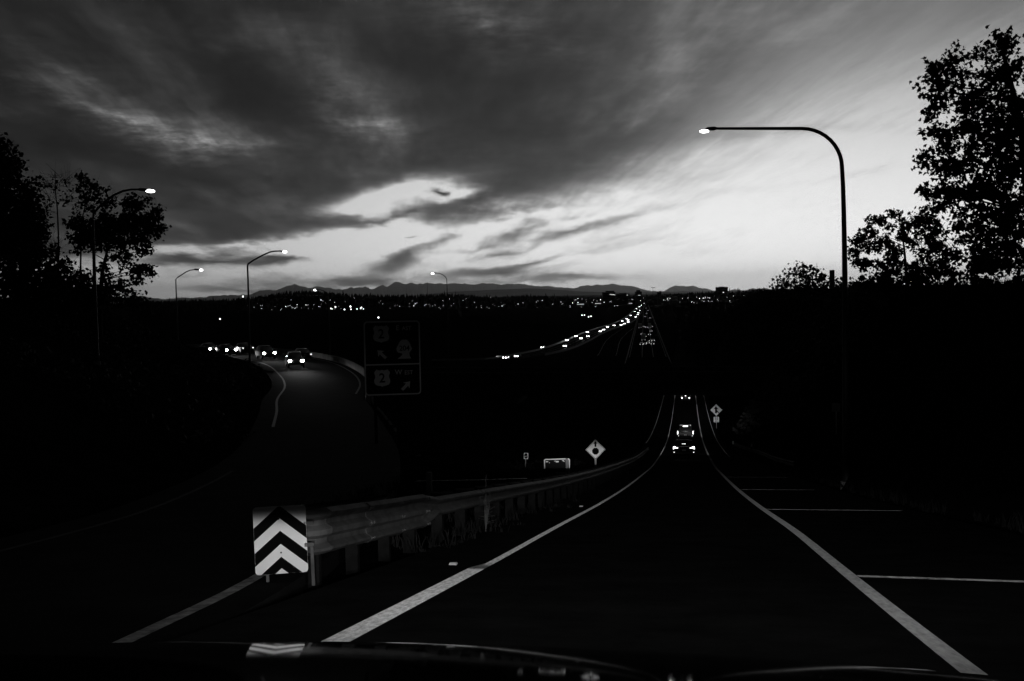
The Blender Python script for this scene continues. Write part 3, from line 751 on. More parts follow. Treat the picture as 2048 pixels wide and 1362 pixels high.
street_lamp('tall dark lamp post with a long curved arm, beside the right of the ramp', 48.0, [(1690, 580), (1689, 500), (1687.5, 420), (1686, 370)] + arc[::-1] + [(1520, 257), (1435, 257)], ((1435, 257), (1411, 258)), ((1418, 262), (1399, 263)), .16, .055)
street_lamp('lamp post with a curved arm rising in front of the left trees', 70.0, [(190, 590), (188, 520), (186, 440), (187, 428), (196, 416), (210, 403), (228, 390), (246, 382), (262, 379), (280, 379)], ((276, 379), (296, 380)), ((291, 382), (310, 382)), .14, .06)
street_lamp('small lamp post low against the sky between the left trees and the bigger bent lamp', 170.0, [(353, 600), (352, 575), (351.6, 559), (355, 555), (372, 544), (380, 540.5), (390, 539)], ((388, 539), (400, 539.5)), ((398, 540), (406, 540.2)), .12, .07, lens_size=.16)
street_lamp('lamp post with a bent arm standing behind the curving left road', 115.0, [(498, 660), (497, 600), (496, 560), (495, 533), (496, 528), (506, 521), (524, 511), (540, 504), (548, 502.5), (560, 502)], ((557, 502), (568, 503)), ((564, 503.5), (574, 503.5)), .12, .07, lens_size=.13)
street_lamp('small lamp just clearing the tree line over the town lights', 300.0, [(658, 640), (657, 600), (656, 589), (653, 585), (647, 581.5), (640, 579.5), (634, 579.5)], ((637, 579.5), (629, 580)), ((634, 580), (627, 580)), .14, .09, lens_size=.22)
street_lamp('small lamp post with its arm to the left, above the guide sign', 320.0, [(895, 650), (894.5, 600), (894, 570), (893.4, 558), (891, 554), (885, 549), (878, 546.5), (870, 546)], ((873, 546), (866, 546.5)), ((869, 547), (862, 547.3)), .15, .09, lens_size=.22)

# ------------------------------------------------------------------ signs
def text_mesh(body, size, name, m, parent, loc, sx=1.0, bold=0.0):
    c = bpy.data.curves.new(name, 'FONT'); c.body = body; c.size = size; c.align_x = 'CENTER'; c.align_y = 'CENTER'; c.extrude = 0.001; c.offset = bold; c.resolution_u = 3
    o = bpy.data.objects.new(name, c); COL.objects.link(o)
    dg = bpy.context.evaluated_depsgraph_get(); me = bpy.data.meshes.new_from_object(o.evaluated_get(dg)); bpy.data.objects.remove(o)
    me.transform(Matrix.Rotation(math.radians(90), 4, 'X') @ Matrix.Diagonal((sx, 1, 1, 1))); me.materials.clear(); me.materials.append(m)
    q = bpy.data.objects.new(name, me); COL.objects.link(q); q.parent = parent; q.location = loc; return q
def rrect(w_, h_, r, n=5, cx=0, cz=0):
    P = []
    for qx, qz, a0 in ((1, 1, 0), (-1, 1, 90), (-1, -1, 180), (1, -1, 270)):
        for i in range(n + 1):
            a = math.radians(a0 + 90 * i / n); P.append((cx + qx * (w_ / 2 - r) + r * math.cos(a), cz + qz * (h_ / 2 - r) + r * math.sin(a)))
    return P
def frame_mesh(outer, inner, y0, y1):
    n = len(outer); w = MB()
    vs = [(x, y0, z) for x, z in outer] + [(x, y0, z) for x, z in inner] + [(x, y1, z) for x, z in outer] + [(x, y1, z) for x, z in inner]; fs = []
    for i in range(n):
        j = (i + 1) % n
        fs += [(i, j, n + j, n + i), (2 * n + i, 3 * n + i, 3 * n + j, 2 * n + j), (i, 2 * n + i, 2 * n + j, j), (n + i, n + j, 3 * n + j, 3 * n + i)]
    return w.add(vs, fs)
def clip(poly, lo, hi, ax):
    for s, lim in ((1, hi), (-1, -lo)):
        out = []
        for i in range(len(poly)):
            a, b = poly[i], poly[(i + 1) % len(poly)]; da, db = s * a[ax] - lim, s * b[ax] - lim
            if da <= 0: out.append(a)
            if (da < 0 < db) or (db < 0 < da):
                t_ = da / (da - db); out.append((a[0] + (b[0] - a[0]) * t_, a[1] + (b[1] - a[1]) * t_))
        poly = out
        if not poly: return []
    return poly
def sign_root(name, label, cat, px, py, D, turn=0.0, lean=0.0, group=None):
    c = at(px, py, D); t = empty(name, c); tag(t, label, cat, group)
    t.rotation_euler = (0, math.radians(lean), math.atan2(-(c.x - CAM.x), (c.y - CAM.y)) + math.radians(turn))
    return t, c
def post(t, c, x, zt, m='galvanized', w_=.05, extra=.4, y=.03):
    b = t.matrix_basis
    p = t.location + Matrix.Rotation(t.rotation_euler.z, 3, 'Z') @ Vector((x, y, 0))
    zb = ground_z(p.x, p.y) - extra - c.z
    return MB().box(x - w_ / 2, x + w_ / 2, y, y + w_, zb, zt).build('post', M[m], t)
# chevron marker at the nose of the gore
t, c = sign_root('chevron_marker', 'white and black chevron marker board at the nose of the guardrail', 'sign', 561, 1080, 12.3, turn=-4, lean=-1.0)
cw, chh = .555, .725
def corner_cut(pts): return pts
MB().prism(rrect(cw, chh, .035), 0, .012).build('board', M['sign_sheet'], t)
for az_, th in ((.372, .138), (.100, .142), (-.181, .122)):
    w = MB()
    for s in (-1, 1):
        sl = .84
        poly = [(0, az_), (s * .30, az_ - .30 * sl), (s * .30, az_ - .30 * sl - th), (0, az_ - th)]
        poly = clip(clip(poly, -chh / 2 + .001, chh / 2 - .001, 1), -cw / 2 + .001, cw / 2 - .001, 0)
        if len(poly) > 2: w.prism(poly, -.003, .001)
    w.build('chevron', M['sign_black'], t)
for bx, bz in ((-.01, .228), (.0, -.135)): MB().tube([(bx, -.006, bz), (bx, .0, bz)], .009, 10).build('bolt', M['sign_black'], t)
post(t, c, -.155, .1, 'rail_steel', w_=.032, extra=.05); post(t, c, .325, -.10, 'rail_steel', w_=.034, extra=.05)
for dz in (.17, -.06): MB().box(.25, .35, .0, .045, dz - .03, dz + .01).build('bracket', M['rail_steel'], t)

# large guide sign
t, c = sign_root('guide_sign', 'large dark guide sign with route shields and arrows on tall posts', 'sign', 785, 716, 48.0, turn=3)
gw, gh = 2.36, 3.12
MB().prism(rrect(gw, gh, .16), 0, .04).build('panel', M['sign_dark'], t)
frame_mesh(rrect(gw - .02, gh - .02, .15), rrect(gw - .14, gh - .14, .10), -.008, -.001).build('border', M['sign_white'], t)
dv = gh / 2 - .585 * gh
MB().box(-gw / 2 + .06, gw / 2 - .06, -.008, -.001, dv - .03, dv + .03).build('divider', M['sign_white'], t)
def guv(u, v_): return (u - .5) * gw, gh / 2 - v_ * gh
def route_shield(cx, cz, s):
    half = [(0, .50), (.10, .46), (.22, .47), (.33, .53), (.40, .43), (.47, .36), (.46, .26), (.41, .14), (.42, .02), (.48, -.12), (.47, -.28), (.38, -.40), (.24, -.45), (.10, -.47), (0, -.53)]
    pts = [(cx + x * s, cz + z * s) for x, z in half] + [(cx - x * s, cz + z * s) for x, z in half[-2:0:-1]]
    q = MB().prism(pts, -.010, -.001).build('route_shield', M['sign_white'], t)
    text_mesh('2', s * .78, 'numeral', M['sign_black'], q, (cx, -.0125, cz - .02 * s), .95, .008)
for u, v_ in ((.31, .175), (.31, .765)): route_shield(*guv(u, v_), .70)
sx_, sz_ = guv(.71, .385); sw, sh = .66, .80
head = [(.06, 0), (.94, 0), (.90, .05), (.84, .14), (.82, .30), (.96, .44), (1.0, .54), (.93, .63), (.90, .74), (.80, .90), (.66, 1.0), (.36, 1.0), (.18, .86), (.12, .72), (.04, .62), (0, .53), (.03, .40), (.10, .33), (.34, .28), (.36, .20), (.22, .10)]
q = MB().prism([(sx_ + (a - .5) * sw, sz_ + (b - .5) * sh) for a, b in head], -.010, -.001).build('state_shield', M['sign_white'], t)
text_mesh('204', .30, 'numerals', M['sign_black'], q, (sx_ + .01, -.0125, sz_ + .03), .95, .004)
text_mesh('E', .30, 'letter', M['sign_white'], t, (guv(.60, .10)[0], -.004, guv(0, .10)[1]), .95, .004); text_mesh('AST', .24, 'letters', M['sign_white'], t, (guv(.76, .107)[0], -.004, guv(0, .107)[1]), .95, .004)
text_mesh('W', .30, 'letter', M['sign_white'], t, (guv(.60, .695)[0], -.004, guv(0, .695)[1]), .95, .004); text_mesh('EST', .24, 'letters', M['sign_white'], t, (guv(.78, .702)[0], -.004, guv(0, .702)[1]), .95, .004)
def arrow(cx, cz, ang, s, m, t, y0=-.008, y1=-.001, shaft=.55):
    pts = [(0, .5), (.36, .02), (.13, .10), (.13, -.5 * shaft / .55), (-.13, -.5 * shaft / .55), (-.13, .10), (-.36, .02)]
    ca, sa = math.cos(ang), math.sin(ang)
    return MB().prism([(cx + s * (x * ca - z * sa), cz + s * (x * sa + z * ca)) for x, z in pts], y0, y1).build('arrow', m, t)
arrow(*guv(.31, .445), math.radians(45), .50, M['sign_white'], t); arrow(*guv(.73, .875), math.radians(-45), .50, M['sign_white'], t)
post(t, c, -.75, 1.2, 'creosote', w_=.13, y=.05); post(t, c, .18, 1.2, 'creosote', w_=.13, y=.05)

# warning diamonds
def diamond(s, r=.04):
    P = []
    for i in range(4):
        a = math.radians(90 + 90 * i); b = a + math.radians(90)
        cx, cz = (s - r * 1.414) * math.cos(a), (s - r * 1.414) * math.sin(a)
        for k in range(4):
            g = a - math.radians(45) + math.radians(90) * k / 3; P.append((cx + r * math.cos(g), cz + r * math.sin(g)))
    return P
t, c = sign_root('stop_ahead_sign', 'diamond warning sign with an arrow over an octagon, left of the ramp', 'sign', 1191, 899, 62.0, turn=6)
MB().prism(diamond(.545), 0, .012).build('panel', M['sign_yellow'], t)
frame_mesh(diamond(.525), diamond(.495), -.004, 0).build('border', M['sign_black'], t)
arrow(0, .285, 0, .37, M['sign_black'], t, -.004, 0, .42)
MB().prism([(.195 * math.cos(math.radians(22.5 + 45 * i)), -.09 + .195 * math.sin(math.radians(22.5 + 45 * i))) for i in range(8)], -.005, 0).build('octagon', M['sign_black'], t)
post(t, c, 0, .3, 'timber', .10)
t, c = sign_root('merge_sign', 'diamond merge sign above a speed plaque, right of the ramp', 'sign', 1432.5, 820, 175.0, turn=0)
MB().prism(diamond(.93, .08), 0, .012).build('panel', M['sign_yellow'], t)
frame_mesh(diamond(.90, .07), diamond(.85, .06), -.006, 0).build('border', M['sign_black'], t)
arrow(-.04, .05, 0, 1.10, M['sign_black'], t, -.008, 0)
MB().prism([(.05, .0), (.05, -.20), (.30, -.52), (.42, -.44), (.16, -.08)], -.010, 0).build('branch_arm', M['sign_black'], t)
q = MB().prism(rrect(.86, .86, .05, cx=0, cz=-1.46), 0, .012).build('speed_plaque', M['sign_yellow'], t)
text_mesh('35', .52, 'numerals', M['sign_black'], q, (0, -.004, -1.34), 1.0, .012); text_mesh('MPH', .24, 'letters', M['sign_black'], q, (0, -.004, -1.72), 1.0, .006)
frame_mesh(rrect(.82, .82, .05, cx=0, cz=-1.46), rrect(.76, .76, .04, cx=0, cz=-1.46), -.006, 0).build('plaque_border', M['sign_black'], q)
post(t, c, 0, .4, 'timber', .12)
# small square markers behind the rail
for px, py, D, lab in ((836, 917, 45.0, 'tiny black and white marker plate behind the thick end of the guardrail'), (1052, 912, 52.0, 'tiny black and white marker plate, just left of the half hidden sign')):
    t, c = sign_root('marker_plate', lab, 'sign', px, py, D, turn=4, lean=4, group='small marker plates in the gore')
    MB().prism(rrect(.20, .28, .012), 0, .006).build('plate', M['sign_sheet'], t)
    MB().prism([(.0, .125), (.045, .10), (.075, .03), (.06, .012), (-.075, -.012), (-.085, .04), (-.04, .11)], -.004, 0).build('mark', M['sign_black'], t)
    MB().prism([(.0, -.125), (-.045, -.10), (-.075, -.05), (-.06, -.03), (.075, .0), (.085, -.05), (.04, -.11)], -.004, 0).build('mark', M['sign_black'], t)
    post(t, c, 0, .1, 'timber', .05)
# half hidden sign
t, c = sign_root('low_sign', 'long low sign with a white border, half hidden by weeds left of the ramp', 'sign', 1114, 932, 55.0, turn=6)
MB().prism(rrect(1.25, .72, .09), 0, .02).build('panel', M['sign_dark'], t)
frame_mesh(rrect(1.24, .71, .085), rrect(1.14, .61, .06), -.006, 0).build('border', M['sign_white'], t)
for a, b, w_, h_ in ((-.48, .22, .12, .05), (-.36, .17, .05, .04), (.02, .21, .14, .07), (-.08, .24, .10, .03), (.30, .25, .10, .03), (.34, .21, .05, .03)): MB().prism(rrect(w_, h_, .014, 2, a, b), -.006, 0).build('printed_mark', M['sign_white'], t)
post(t, c, -.45, .2, 'timber', .09, y=.03); post(t, c, .47, .36, 'timber', .11, y=-.12)
# plain sign on the right bank
t, c = sign_root('plain_sign', 'plain dark rectangular sign on the right bank below the tall lamp', 'sign', 1672, 815, 60.0, turn=-8)
MB().prism(rrect(.42, .46, .03), 0, .01).build('panel', M['car_grey'], t); post(t, c, 0, .15, 'galvanized', .05)

# posts and delineators
def stake(label, px, py, D, top, r, m, name='post', group=None, cat='post', cap=None):
    c = at(px, py, D); zb = ground_z(c.x, c.y) - .4
    t = empty(name, (c.x, c.y, zb)); tag(t, label, cat, group)
    MB().box(-r, r, -r, r, 0, c.z - zb).build('shaft', M[m], t, bevel=r * .2)
    if cap: MB().box(-r * 1.15, r * 1.15, -r * 1.15, -r * .9, c.z - zb - cap, c.z - zb - .04).build('reflector', M['sign_sheet'], t)
    return t
stake('short weathered wooden post behind the thick guardrail', 858, 944, 24.0, 0, .055, 'timber', 'wooden_post')
stake('thick dark fence post on the skyline beside the tall right lamp', 1664, 540, 122.0, 0, .24, 'timber', 'fence_post')
for px, py, lab in ((1466, 881, 'thin reflective roadside stake, left one of the pair right of the ramp'), (1503, 886, 'thin reflective roadside stake, right one of the pair right of the ramp')):
    stake(lab, px, py, 92.0, 0, .05, 'creosote', 'delineator', 'delineators by the right shoulder', 'delineator', cap=.30)
a, b = at(832, 962, 25.0), at(1054, 956.5, 31.0); c_ = (a + b) / 2
w = MB().tube([a - c_, (0, 0, -.01), b - c_], .006, 6).build('cable', M['galvanized']); w.location = c_; tag(w, 'thin cable stretched low behind the guardrail', 'cable')
a, b = at(1668, 566, 122.0), at(1760, 569, 100.0); c_ = (a + b) / 2
w = MB().tube([a - c_, (0, 0, -.02), b - c_], .008, 6).build('fence_wire', M['galvanized']); w.location = c_; tag(w, 'thin wire running right from the skyline fence post', 'wire')
for px, py, lab in ((905, 1131, 'bright raised pavement marker left of where the wide stripe ends'), (1162, 1014, 'small raised pavement marker beside the left edge line')):
    d = ray(px, py); D = 5.0
    while (CAM + d * D).z > ramp_z((CAM + d * D).y) - .02: D += .05
    c = CAM + d * D; w = MB(); w.loft([[(-.05, 0, 0), (.05, 0, 0), (.05, .10, 0), (-.05, .10, 0)], [(-.042, .03, .022), (.042, .03, .022), (.042, .07, .022), (-.042, .07, .022)]])
    o = w.build('pavement_marker', M['sign_white']); o.location = (c.x, c.y, ramp_z(c.y) - .015); tag(o, lab, 'road marker', 'raised pavement markers')

# ------------------------------------------------------------------ guardrails
W_SEC = [(0, .155), (.020, .150), (.083, .105), (.083, .075), (.012, .028), (.012, -.028), (.083, -.075), (.083, -.105), (.020, -.150), (0, -.155)]
T_SEC = [(0, .255), (.020, .250), (.083, .208), (.083, .180), (.012, .130), (.012, .075), (.083, .028), (.083, -.028), (.012, -.075), (.012, -.130), (.083, -.180), (.083, -.208), (.020, -.250), (0, -.255)]
def rail_panel(parent, y0, y1, xf, zc, sec0, sec1, face, n=4, lift=0.0, dent=0.0, m='rail_steel'):
    w = MB(); th = .006; rings = []
    for i in range(n + 1):
        f_ = i / n; y = y0 + (y1 - y0) * f_; x = xf(y); z = ramp_z(y) + zc(y); dd = dent * math.sin(math.pi * f_)
        s_ = [(a[0] * (1 - f_) + b[0] * f_, a[1] * (1 - f_) + b[1] * f_) for a, b in zip(sec0, sec1)]
        front = [(x + face * (o + lift - dd), y, z + u) for o, u in s_]; back = [(x + face * (o + lift - th - dd), y, z + u) for o, u in s_[::-1]]
        rings.append(front + back)
    w.loft(rings); return w.build('rail_panel', M[m], parent, smooth='auto')
RX = lambda y: interp([(11.6, -3.72), (22, -3.62), (60, -3.42), (110, -3.36)], y)
lt = empty('guardrail', (RX(12.2), 12.2, ramp_z(12.2))); LTI = Vector(lt.location)
tag(lt, 'long steel guardrail along the left of the ramp, thick at its near end', 'guardrail')
grp = empty('guardrail_local'); bpy.data.objects.remove(grp)
def shift(o):
    o.data.transform(Matrix.Translation(-LTI)); return o
zc = lambda y: .53
yy = 12.3
for i in range(3):
    shift(rail_panel(lt, yy, yy + 1.62, RX, zc, T_SEC, T_SEC, 1, 3, lift=.016 * (i % 2), dent=random.uniform(0, .02)))
    shift(rail_panel(lt, yy, yy + 1.62, lambda y: RX(y) - .50, zc, T_SEC, T_SEC, -1, 3, lift=.016 * (i % 2)))
    yy += 1.5
for i in range(3):
    for u in (.19, .0, -.19):
        for dy in (.10, .22):
            y_ = 12.3 + 1.5 * (i + 1) + dy - .1
            shift(MB().ball((RX(y_) + .10, y_, ramp_z(y_) + .53 + u), .016, .02, .02, 8, 4).build('splice_bolt', M['rail_steel'], lt))
WT = [(0, .155), (.020, .150), (.083, .105), (.083, .075), (.012, .028), (.012, .01), (.012, .005), (.012, -.005), (.012, -.01), (.012, -.028), (.083, -.075), (.083, -.105), (.020, -.150), (0, -.155)]
shift(rail_panel(lt, yy, yy + .9, RX, lambda y: .53 + .03 * ss(y, yy, yy + .9), T_SEC, WT, 1, 5)); yy += .8
k = 0
while yy < 106:
    shift(rail_panel(lt, yy, yy + 3.95, RX, lambda y: .56, W_SEC, W_SEC, 1, 4, lift=.007 * (k % 2), dent=random.uniform(-.01, .02))); yy += 3.81; k += 1
y = 12.6
while y < 107:
    th = y < 17; x = RX(y)
    shift(MB().box(x - .36 if not th else x - .33, x - .17 if not th else x - .17, y - (.075 if not th else .045), y + (.075 if not th else .045), ramp_z(y) - .5, ramp_z(y) + .74).build('post', M['creosote'], lt))
    shift(MB().box(x - .168, x - .002, y - .07, y + .07, ramp_z(y) + (.44 if not th else .30), ramp_z(y) + .75).build('blockout', M['creosote'], lt))
    y += 1.905 if not th else 1.5
# rounded nose of the crash cushion behind the chevron board
w = MB(); rings = []
for i in range(9):
    a = math.pi * i / 8; rings.append([(RX(12.3) - .25 + (.25 + o) * math.cos(a), 12.32 - (.25 + o) * math.sin(a) * .8, ramp_z(12.3) + .53 + u) for o, u in T_SEC])
n = len(T_SEC)
for r in rings: w.v += [tuple(v) for v in r]
for i in range(8):
    for j in range(n - 1): w.f.append((i * n + j, i * n + j + 1, (i + 1) * n + j + 1, (i + 1) * n + j))
shift(w.build('nose', M['rail_steel'], lt, smooth='auto'))
rt = empty('guardrail', (6.5, 68, ramp_z(68))); LTI = Vector(rt.location); tag(rt, 'short faint guardrail along the right shoulder below the merge sign', 'guardrail')
RX2 = lambda y: 6.45 - 1.3 * ss(y, 92, 130); yy = 68
while yy < 122: shift(rail_panel(rt, yy, yy + 3.95, RX2, lambda y: .55, W_SEC, W_SEC, -1, 3, m='weathered_rail')); yy += 3.81
y = 68.4
while y < 124: shift(MB().box(RX2(y) + .02, RX2(y) + .2, y - .07, y + .07, ramp_z(y) - .8, ramp_z(y) + .70).build('post', M['creosote'], rt)); y += 3.81

# ------------------------------------------------------------------ trees
DENS = 9.0
LEAF = [(0, 0), (.16, .10), (.44, .06), (.34, .24), (.56, .46), (.30, .48), (.20, .58), (0, 1.0), (-.20, .58), (-.30, .48), (-.56, .46), (-.34, .24), (-.44, .06), (-.16, .10)]
LEAF_F = [(0, 1, 2, 3), (0, 3, 4, 5), (0, 5, 6, 7), (0, 7, 8, 9), (0, 9, 10, 11), (0, 11, 12, 13)]
DIA = [(0, 0), (.38, .42), (0, 1.0), (-.38, .42)]
def leaf(w, p, size, r, lobed=True, droop=.6):
    d = Vector((r.gauss(0, 1), r.gauss(0, 1), r.gauss(-droop, .7))).normalized()
    s = d.cross(Vector((r.gauss(0, 1), r.gauss(0, 1), r.gauss(0, 1)))).normalized(); nrm = d.cross(s)
    sz = size * r.uniform(.6, 1.25); P = LEAF if lobed else DIA; fold = r.uniform(.05, .35)
    vs = [p + d * (b * sz) + s * (a * sz) + nrm * (abs(a) * fold * sz) for a, b in P]
    w.add(vs, LEAF_F if lobed else [(0, 1, 2, 3)])
def tree(label, D, trunk_px, blobs, leafsize, r0, seed, per=26, lobed=True, group='trees beside the road', name='maple_tree', cat='tree', twig=.012, depth=1.0, spray=.9, bare=0):
    """trunk_px: trunk seen at distance D; blobs: foliage masses (x, y, half width, half height, density)."""
    r = random.Random(seed); m = D / FPX
    tp = [at(x + r.uniform(-2.5, 2.5), y, D + r.uniform(-.4, .4)) for x, y in trunk_px]; bz = ground_z(tp[0].x, tp[0].y)
    if tp[0].z > bz: tp = [Vector((tp[0].x + .1, tp[0].y, bz - .4))] + tp
    base = Vector(tp[0]); t = empty(name, base); tag(t, label, cat, group)
    n = len(tp); rad = [r0 * (1 - .75 * i / max(1, n - 1)) for i in range(n)]
    tp = [p - base for p in tp]
    MB().tube(tp, rad, 10).build('trunk', M['bark'], t, smooth=True)
    br = MB(); lv = MB()
    nodes = []
    for a, b in zip(tp, tp[1:]):
        for k in range(6): nodes.append(a + (b - a) * (k / 6))
    nodes.append(tp[-1])
    for bx, by, rx, ry, dn in blobs:
        c = at(bx, by, D) - base + FH * r.uniform(-1, 1) * rx * m * .8 * depth
        cand = [q for q in nodes if q.z < c.z - .12 * (c - q).length] or nodes[:3]
        o = min(cand, key=lambda q: (q - c).length + .3 * abs((c.z - q.z) - (c - q).length * .6))
        mid = (o + c) / 2 + Vector((r.uniform(-.3, .3), r.uniform(-.3, .3), r.uniform(-.05, .3))) * (c - o).length * .6
        lr = max(.015, r0 * .20 * min(1, (c - o).length / 3)); br.tube([o, mid, c], [lr, lr * .7, lr * .35], 6, False)
        area = rx * ry * m * m * 3.14; ncl = max(3, int(area * dn / (leafsize ** 2) / per * DENS * (1.0 if lobed else 1.35)))
        limb = [o + (mid - o) * .6, mid, (mid + c) / 2, c]
        for k in range(ncl):
            while True:
                u = Vector((r.uniform(-1, 1), r.uniform(-1, 1), r.uniform(-1, 1)))
                if u.length < 1: break
            q = c + RT * (u.x * rx * m) + Vector((0, 0, 1)) * (u.z * ry * m) + FH * (u.y * (rx + ry) * .5 * m * depth)
            s0 = min(limb, key=lambda p: (p - q).length); md = (s0 + q) / 2 + Vector((0, 0, .08 * (q - s0).length))
            br.tube([s0, md, q], [twig, twig * .8, twig * .4], 4, False)
            dirn = (q - s0).normalized() if (q - s0).length > .01 else Vector((0, 0, 1))
            if bare and r.random() < bare:
                for _ in range(5):
                    e = q + Vector((r.gauss(0, 1), r.gauss(0, 1), r.gauss(.8, .8))) * leafsize * 2.4; br.tube([q - dirn * leafsize * r.random() * 3, e], [twig * .6, twig * .3], 3, False)
                continue
            for j in range(per):
                f_ = r.random() ** .7
                pp = q + dirn * ((f_ - .5) * leafsize * 4 * spray) + Vector((r.gauss(0, 1), r.gauss(0, 1), r.gauss(-.15, .8))) * leafsize * spray
                leaf(lv, pp, leafsize, r, lobed)
    tag(br.build('branches', M['bark'], t, fix=False), kind='stuff')
    tag(lv.build('crown', M['foliage'], t, fix=False), kind='stuff')
    return t
# right: tall maple leaning out of the frame, bushes below it
MAPLE = [(2004, 78, 9, 12, .8), (2012, 95, 12, 14, .9), (2005, 95, 16, 22, .9), (1990, 130, 26, 26, 1), (2022, 150, 26, 30, 1), (1952, 118, 24, 22, .9), (1940, 150, 22, 22, .8), (1903, 116, 14, 12, .8), (1908, 140, 16, 16, .8), (1860, 155, 16, 9, .8), (1880, 178, 20, 14, .9), (1912, 182, 26, 18, .8), (1866, 145, 8, 9, .7),
         (1975, 190, 44, 38, 1.2), (2030, 220, 40, 50, 1.2), (1905, 222, 28, 18, 1), (1935, 240, 46, 28, 1.1), (1868, 218, 14, 9, .7), (1884, 265, 20, 12, .8), (1908, 285, 34, 22, 1), (1873, 262, 8, 6, .6), (1850, 315, 20, 10, .9), (1880, 322, 36, 18, 1), (1925, 325, 46, 34, 1.1), (1985, 290, 50, 54, 1.3), (2040, 330, 40, 70, 1.3),
         (1846, 380, 16, 8, .9), (1872, 386, 30, 14, 1), (1912, 385, 46, 28, 1.1), (1965, 390, 54, 46, 1.3), (2030, 430, 46, 60, 1.3), (1905, 425, 30, 14, .7), (1950, 450, 50, 30, .9), (1990, 500, 50, 40, 1), (2040, 530, 40, 50, 1.1), (1940, 520, 44, 44, .9), (1960, 565, 60, 25, 1.1), (2070, 250, 50, 120, 1), (2090, 420, 60, 120, 1)]
tree('tall leafy maple rising highest at the right edge against the bright sky', 46.0, [(2062, 640), (2060, 520), (2055, 380), (2040, 240), (2012, 130), (2005, 85)], MAPLE, .205, .22, 21, per=34, spray=.75)
BUSH = [(1712, 500, 15, 14, .8), (1722, 480, 14, 10, .7), (1738, 448, 14, 14, .8), (1745, 475, 22, 20, .9), (1775, 450, 20, 20, .8), (1790, 430, 12, 14, .7), (1815, 440, 22, 20, .9), (1840, 428, 22, 14, .8), (1862, 440, 22, 22, .8), (1780, 490, 34, 30, 1), (1835, 480, 40, 32, 1), (1885, 480, 32, 34, 1), (1725, 530, 26, 24, .8), (1765, 540, 36, 30, 1.1), (1825, 540, 46, 34, 1.2), (1885, 545, 44, 34, 1.1), (1730, 568, 34, 14, 1.2), (1800, 572, 70, 16, 1.4), (1890, 572, 60, 18, 1.4)]
tree('leafy bush between the tall lamp post and the right maple', 64.0, [(1815, 640), (1812, 560), (1808, 500), (1800, 450)], BUSH, .215, .12, 33, per=34, spray=.62, name='maple_bush', cat='bush', group='bushes on the right bank')
SMALL = [(1606, 536, 12, 9, .8), (1588, 548, 14, 9, .8), (1612, 553, 22, 12, 1), (1575, 562, 18, 9, .9), (1600, 570, 34, 10, 1.2), (1643, 553, 14, 12, .8), (1648, 567, 20, 10, 1), (1562, 572, 14, 6, .9), (1632, 572, 24, 8, 1), (1680, 565, 10, 9, .5), (1690, 575, 14, 7, .8)]
tree('low leafy bush on the skyline left of the fence post', 135.0, [(1608, 620), (1607, 580), (1605, 548)], SMALL, .40, .12, 35, per=16, name='maple_bush', cat='bush', group='bushes on the right bank')
# left: dark mass, bare topped trees, spreading trees
tree('huge dark tree filling the left edge', 76.0, [(-30, 680), (-30, 520), (-35, 400), (-40, 300)], [(-10, 310, 26, 26, 1.8), (12, 305, 14, 14, 1.4), (25, 330, 18, 20, 1.5), (10, 370, 44, 44, 2), (45, 370, 18, 20, 1.5), (55, 410, 24, 24, 1.5), (30, 440, 56, 50, 2), (80, 450, 22, 26, 1.4), (85, 490, 24, 26, 1.4), (50, 510, 50, 50, 2), (95, 540, 24, 34, 1.3), (40, 570, 60, 40, 2), (-40, 450, 60, 120, 2), (100, 580, 30, 30, 1.6), (66, 385, 10, 12, 1.2), (0, 290, 10, 10, 1)], .32, .3, 41, per=30, lobed=False, group='trees at the left', spray=.65)
tree('thin half bare tree with twiggy top at the left, beside the huge dark tree', 80.0, [(122, 660), (118, 560), (116, 470), (115, 420), (113, 380), (111, 345)], [(108, 352, 12, 10, .35), (128, 360, 12, 10, .4), (96, 372, 14, 12, .5), (138, 368, 8, 8, .5), (100, 395, 14, 12, .45), (126, 402, 18, 9, .35), (90, 420, 12, 12, .5), (112, 375, 14, 10, .3), (137, 395, 8, 8, .3), (108, 500, 12, 16, .6), (128, 540, 14, 16, .6)], .24, .09, 43, per=9, lobed=False, group='trees at the left', bare=.65, twig=.02)
tree('slender tree with a round tuft, in front of which the left lamp stands', 80.0, [(163, 660), (163, 560), (164, 480), (167, 430), (175, 395)], [(180, 368, 22, 16, 1), (165, 385, 14, 16, .9), (198, 378, 14, 14, .9), (200, 398, 14, 10, .7), (215, 403, 16, 8, .6), (170, 405, 12, 10, .4), (228, 405, 10, 6, .5), (185, 415, 18, 6, .4)], .26, .10, 45, per=26, lobed=False, group='trees at the left', bare=.2, spray=.6)
tree('broad leafy tree, right one of the left group, reaching toward the open sky', 80.0, [(200, 660), (200, 600), (205, 540), (222, 480), (245, 430)], [(268, 402, 20, 14, 1.5), (285, 402, 10, 10, 1), (262, 425, 22, 18, 1.5), (298, 425, 18, 16, 1.5), (306, 450, 14, 14, 1.4), (318, 458, 7, 8, 1), (275, 455, 34, 22, 1.8), (230, 450, 36, 28, 1.8), (200, 470, 30, 26, 1.6), (245, 480, 40, 22, 1.6), (285, 485, 20, 14, 1.4), (175, 460, 24, 24, 1.2), (150, 450, 16, 16, 1), (292, 502, 10, 8, .8), (262, 508, 24, 8, .7), (230, 512, 24, 8, .7), (150, 490, 20, 18, .8), (210, 535, 22, 14, .8), (250, 535, 26, 14, .9), (284, 540, 18, 12, 1), (298, 545, 10, 8, .9), (270, 558, 22, 10, .9), (240, 572, 30, 12, 1.1), (200, 572, 30, 16, 1.1), (165, 540, 16, 18, .7), (270, 585, 20, 8, 1)], .28, .24, 47, per=30, lobed=False, group='trees at the left', spray=.62)
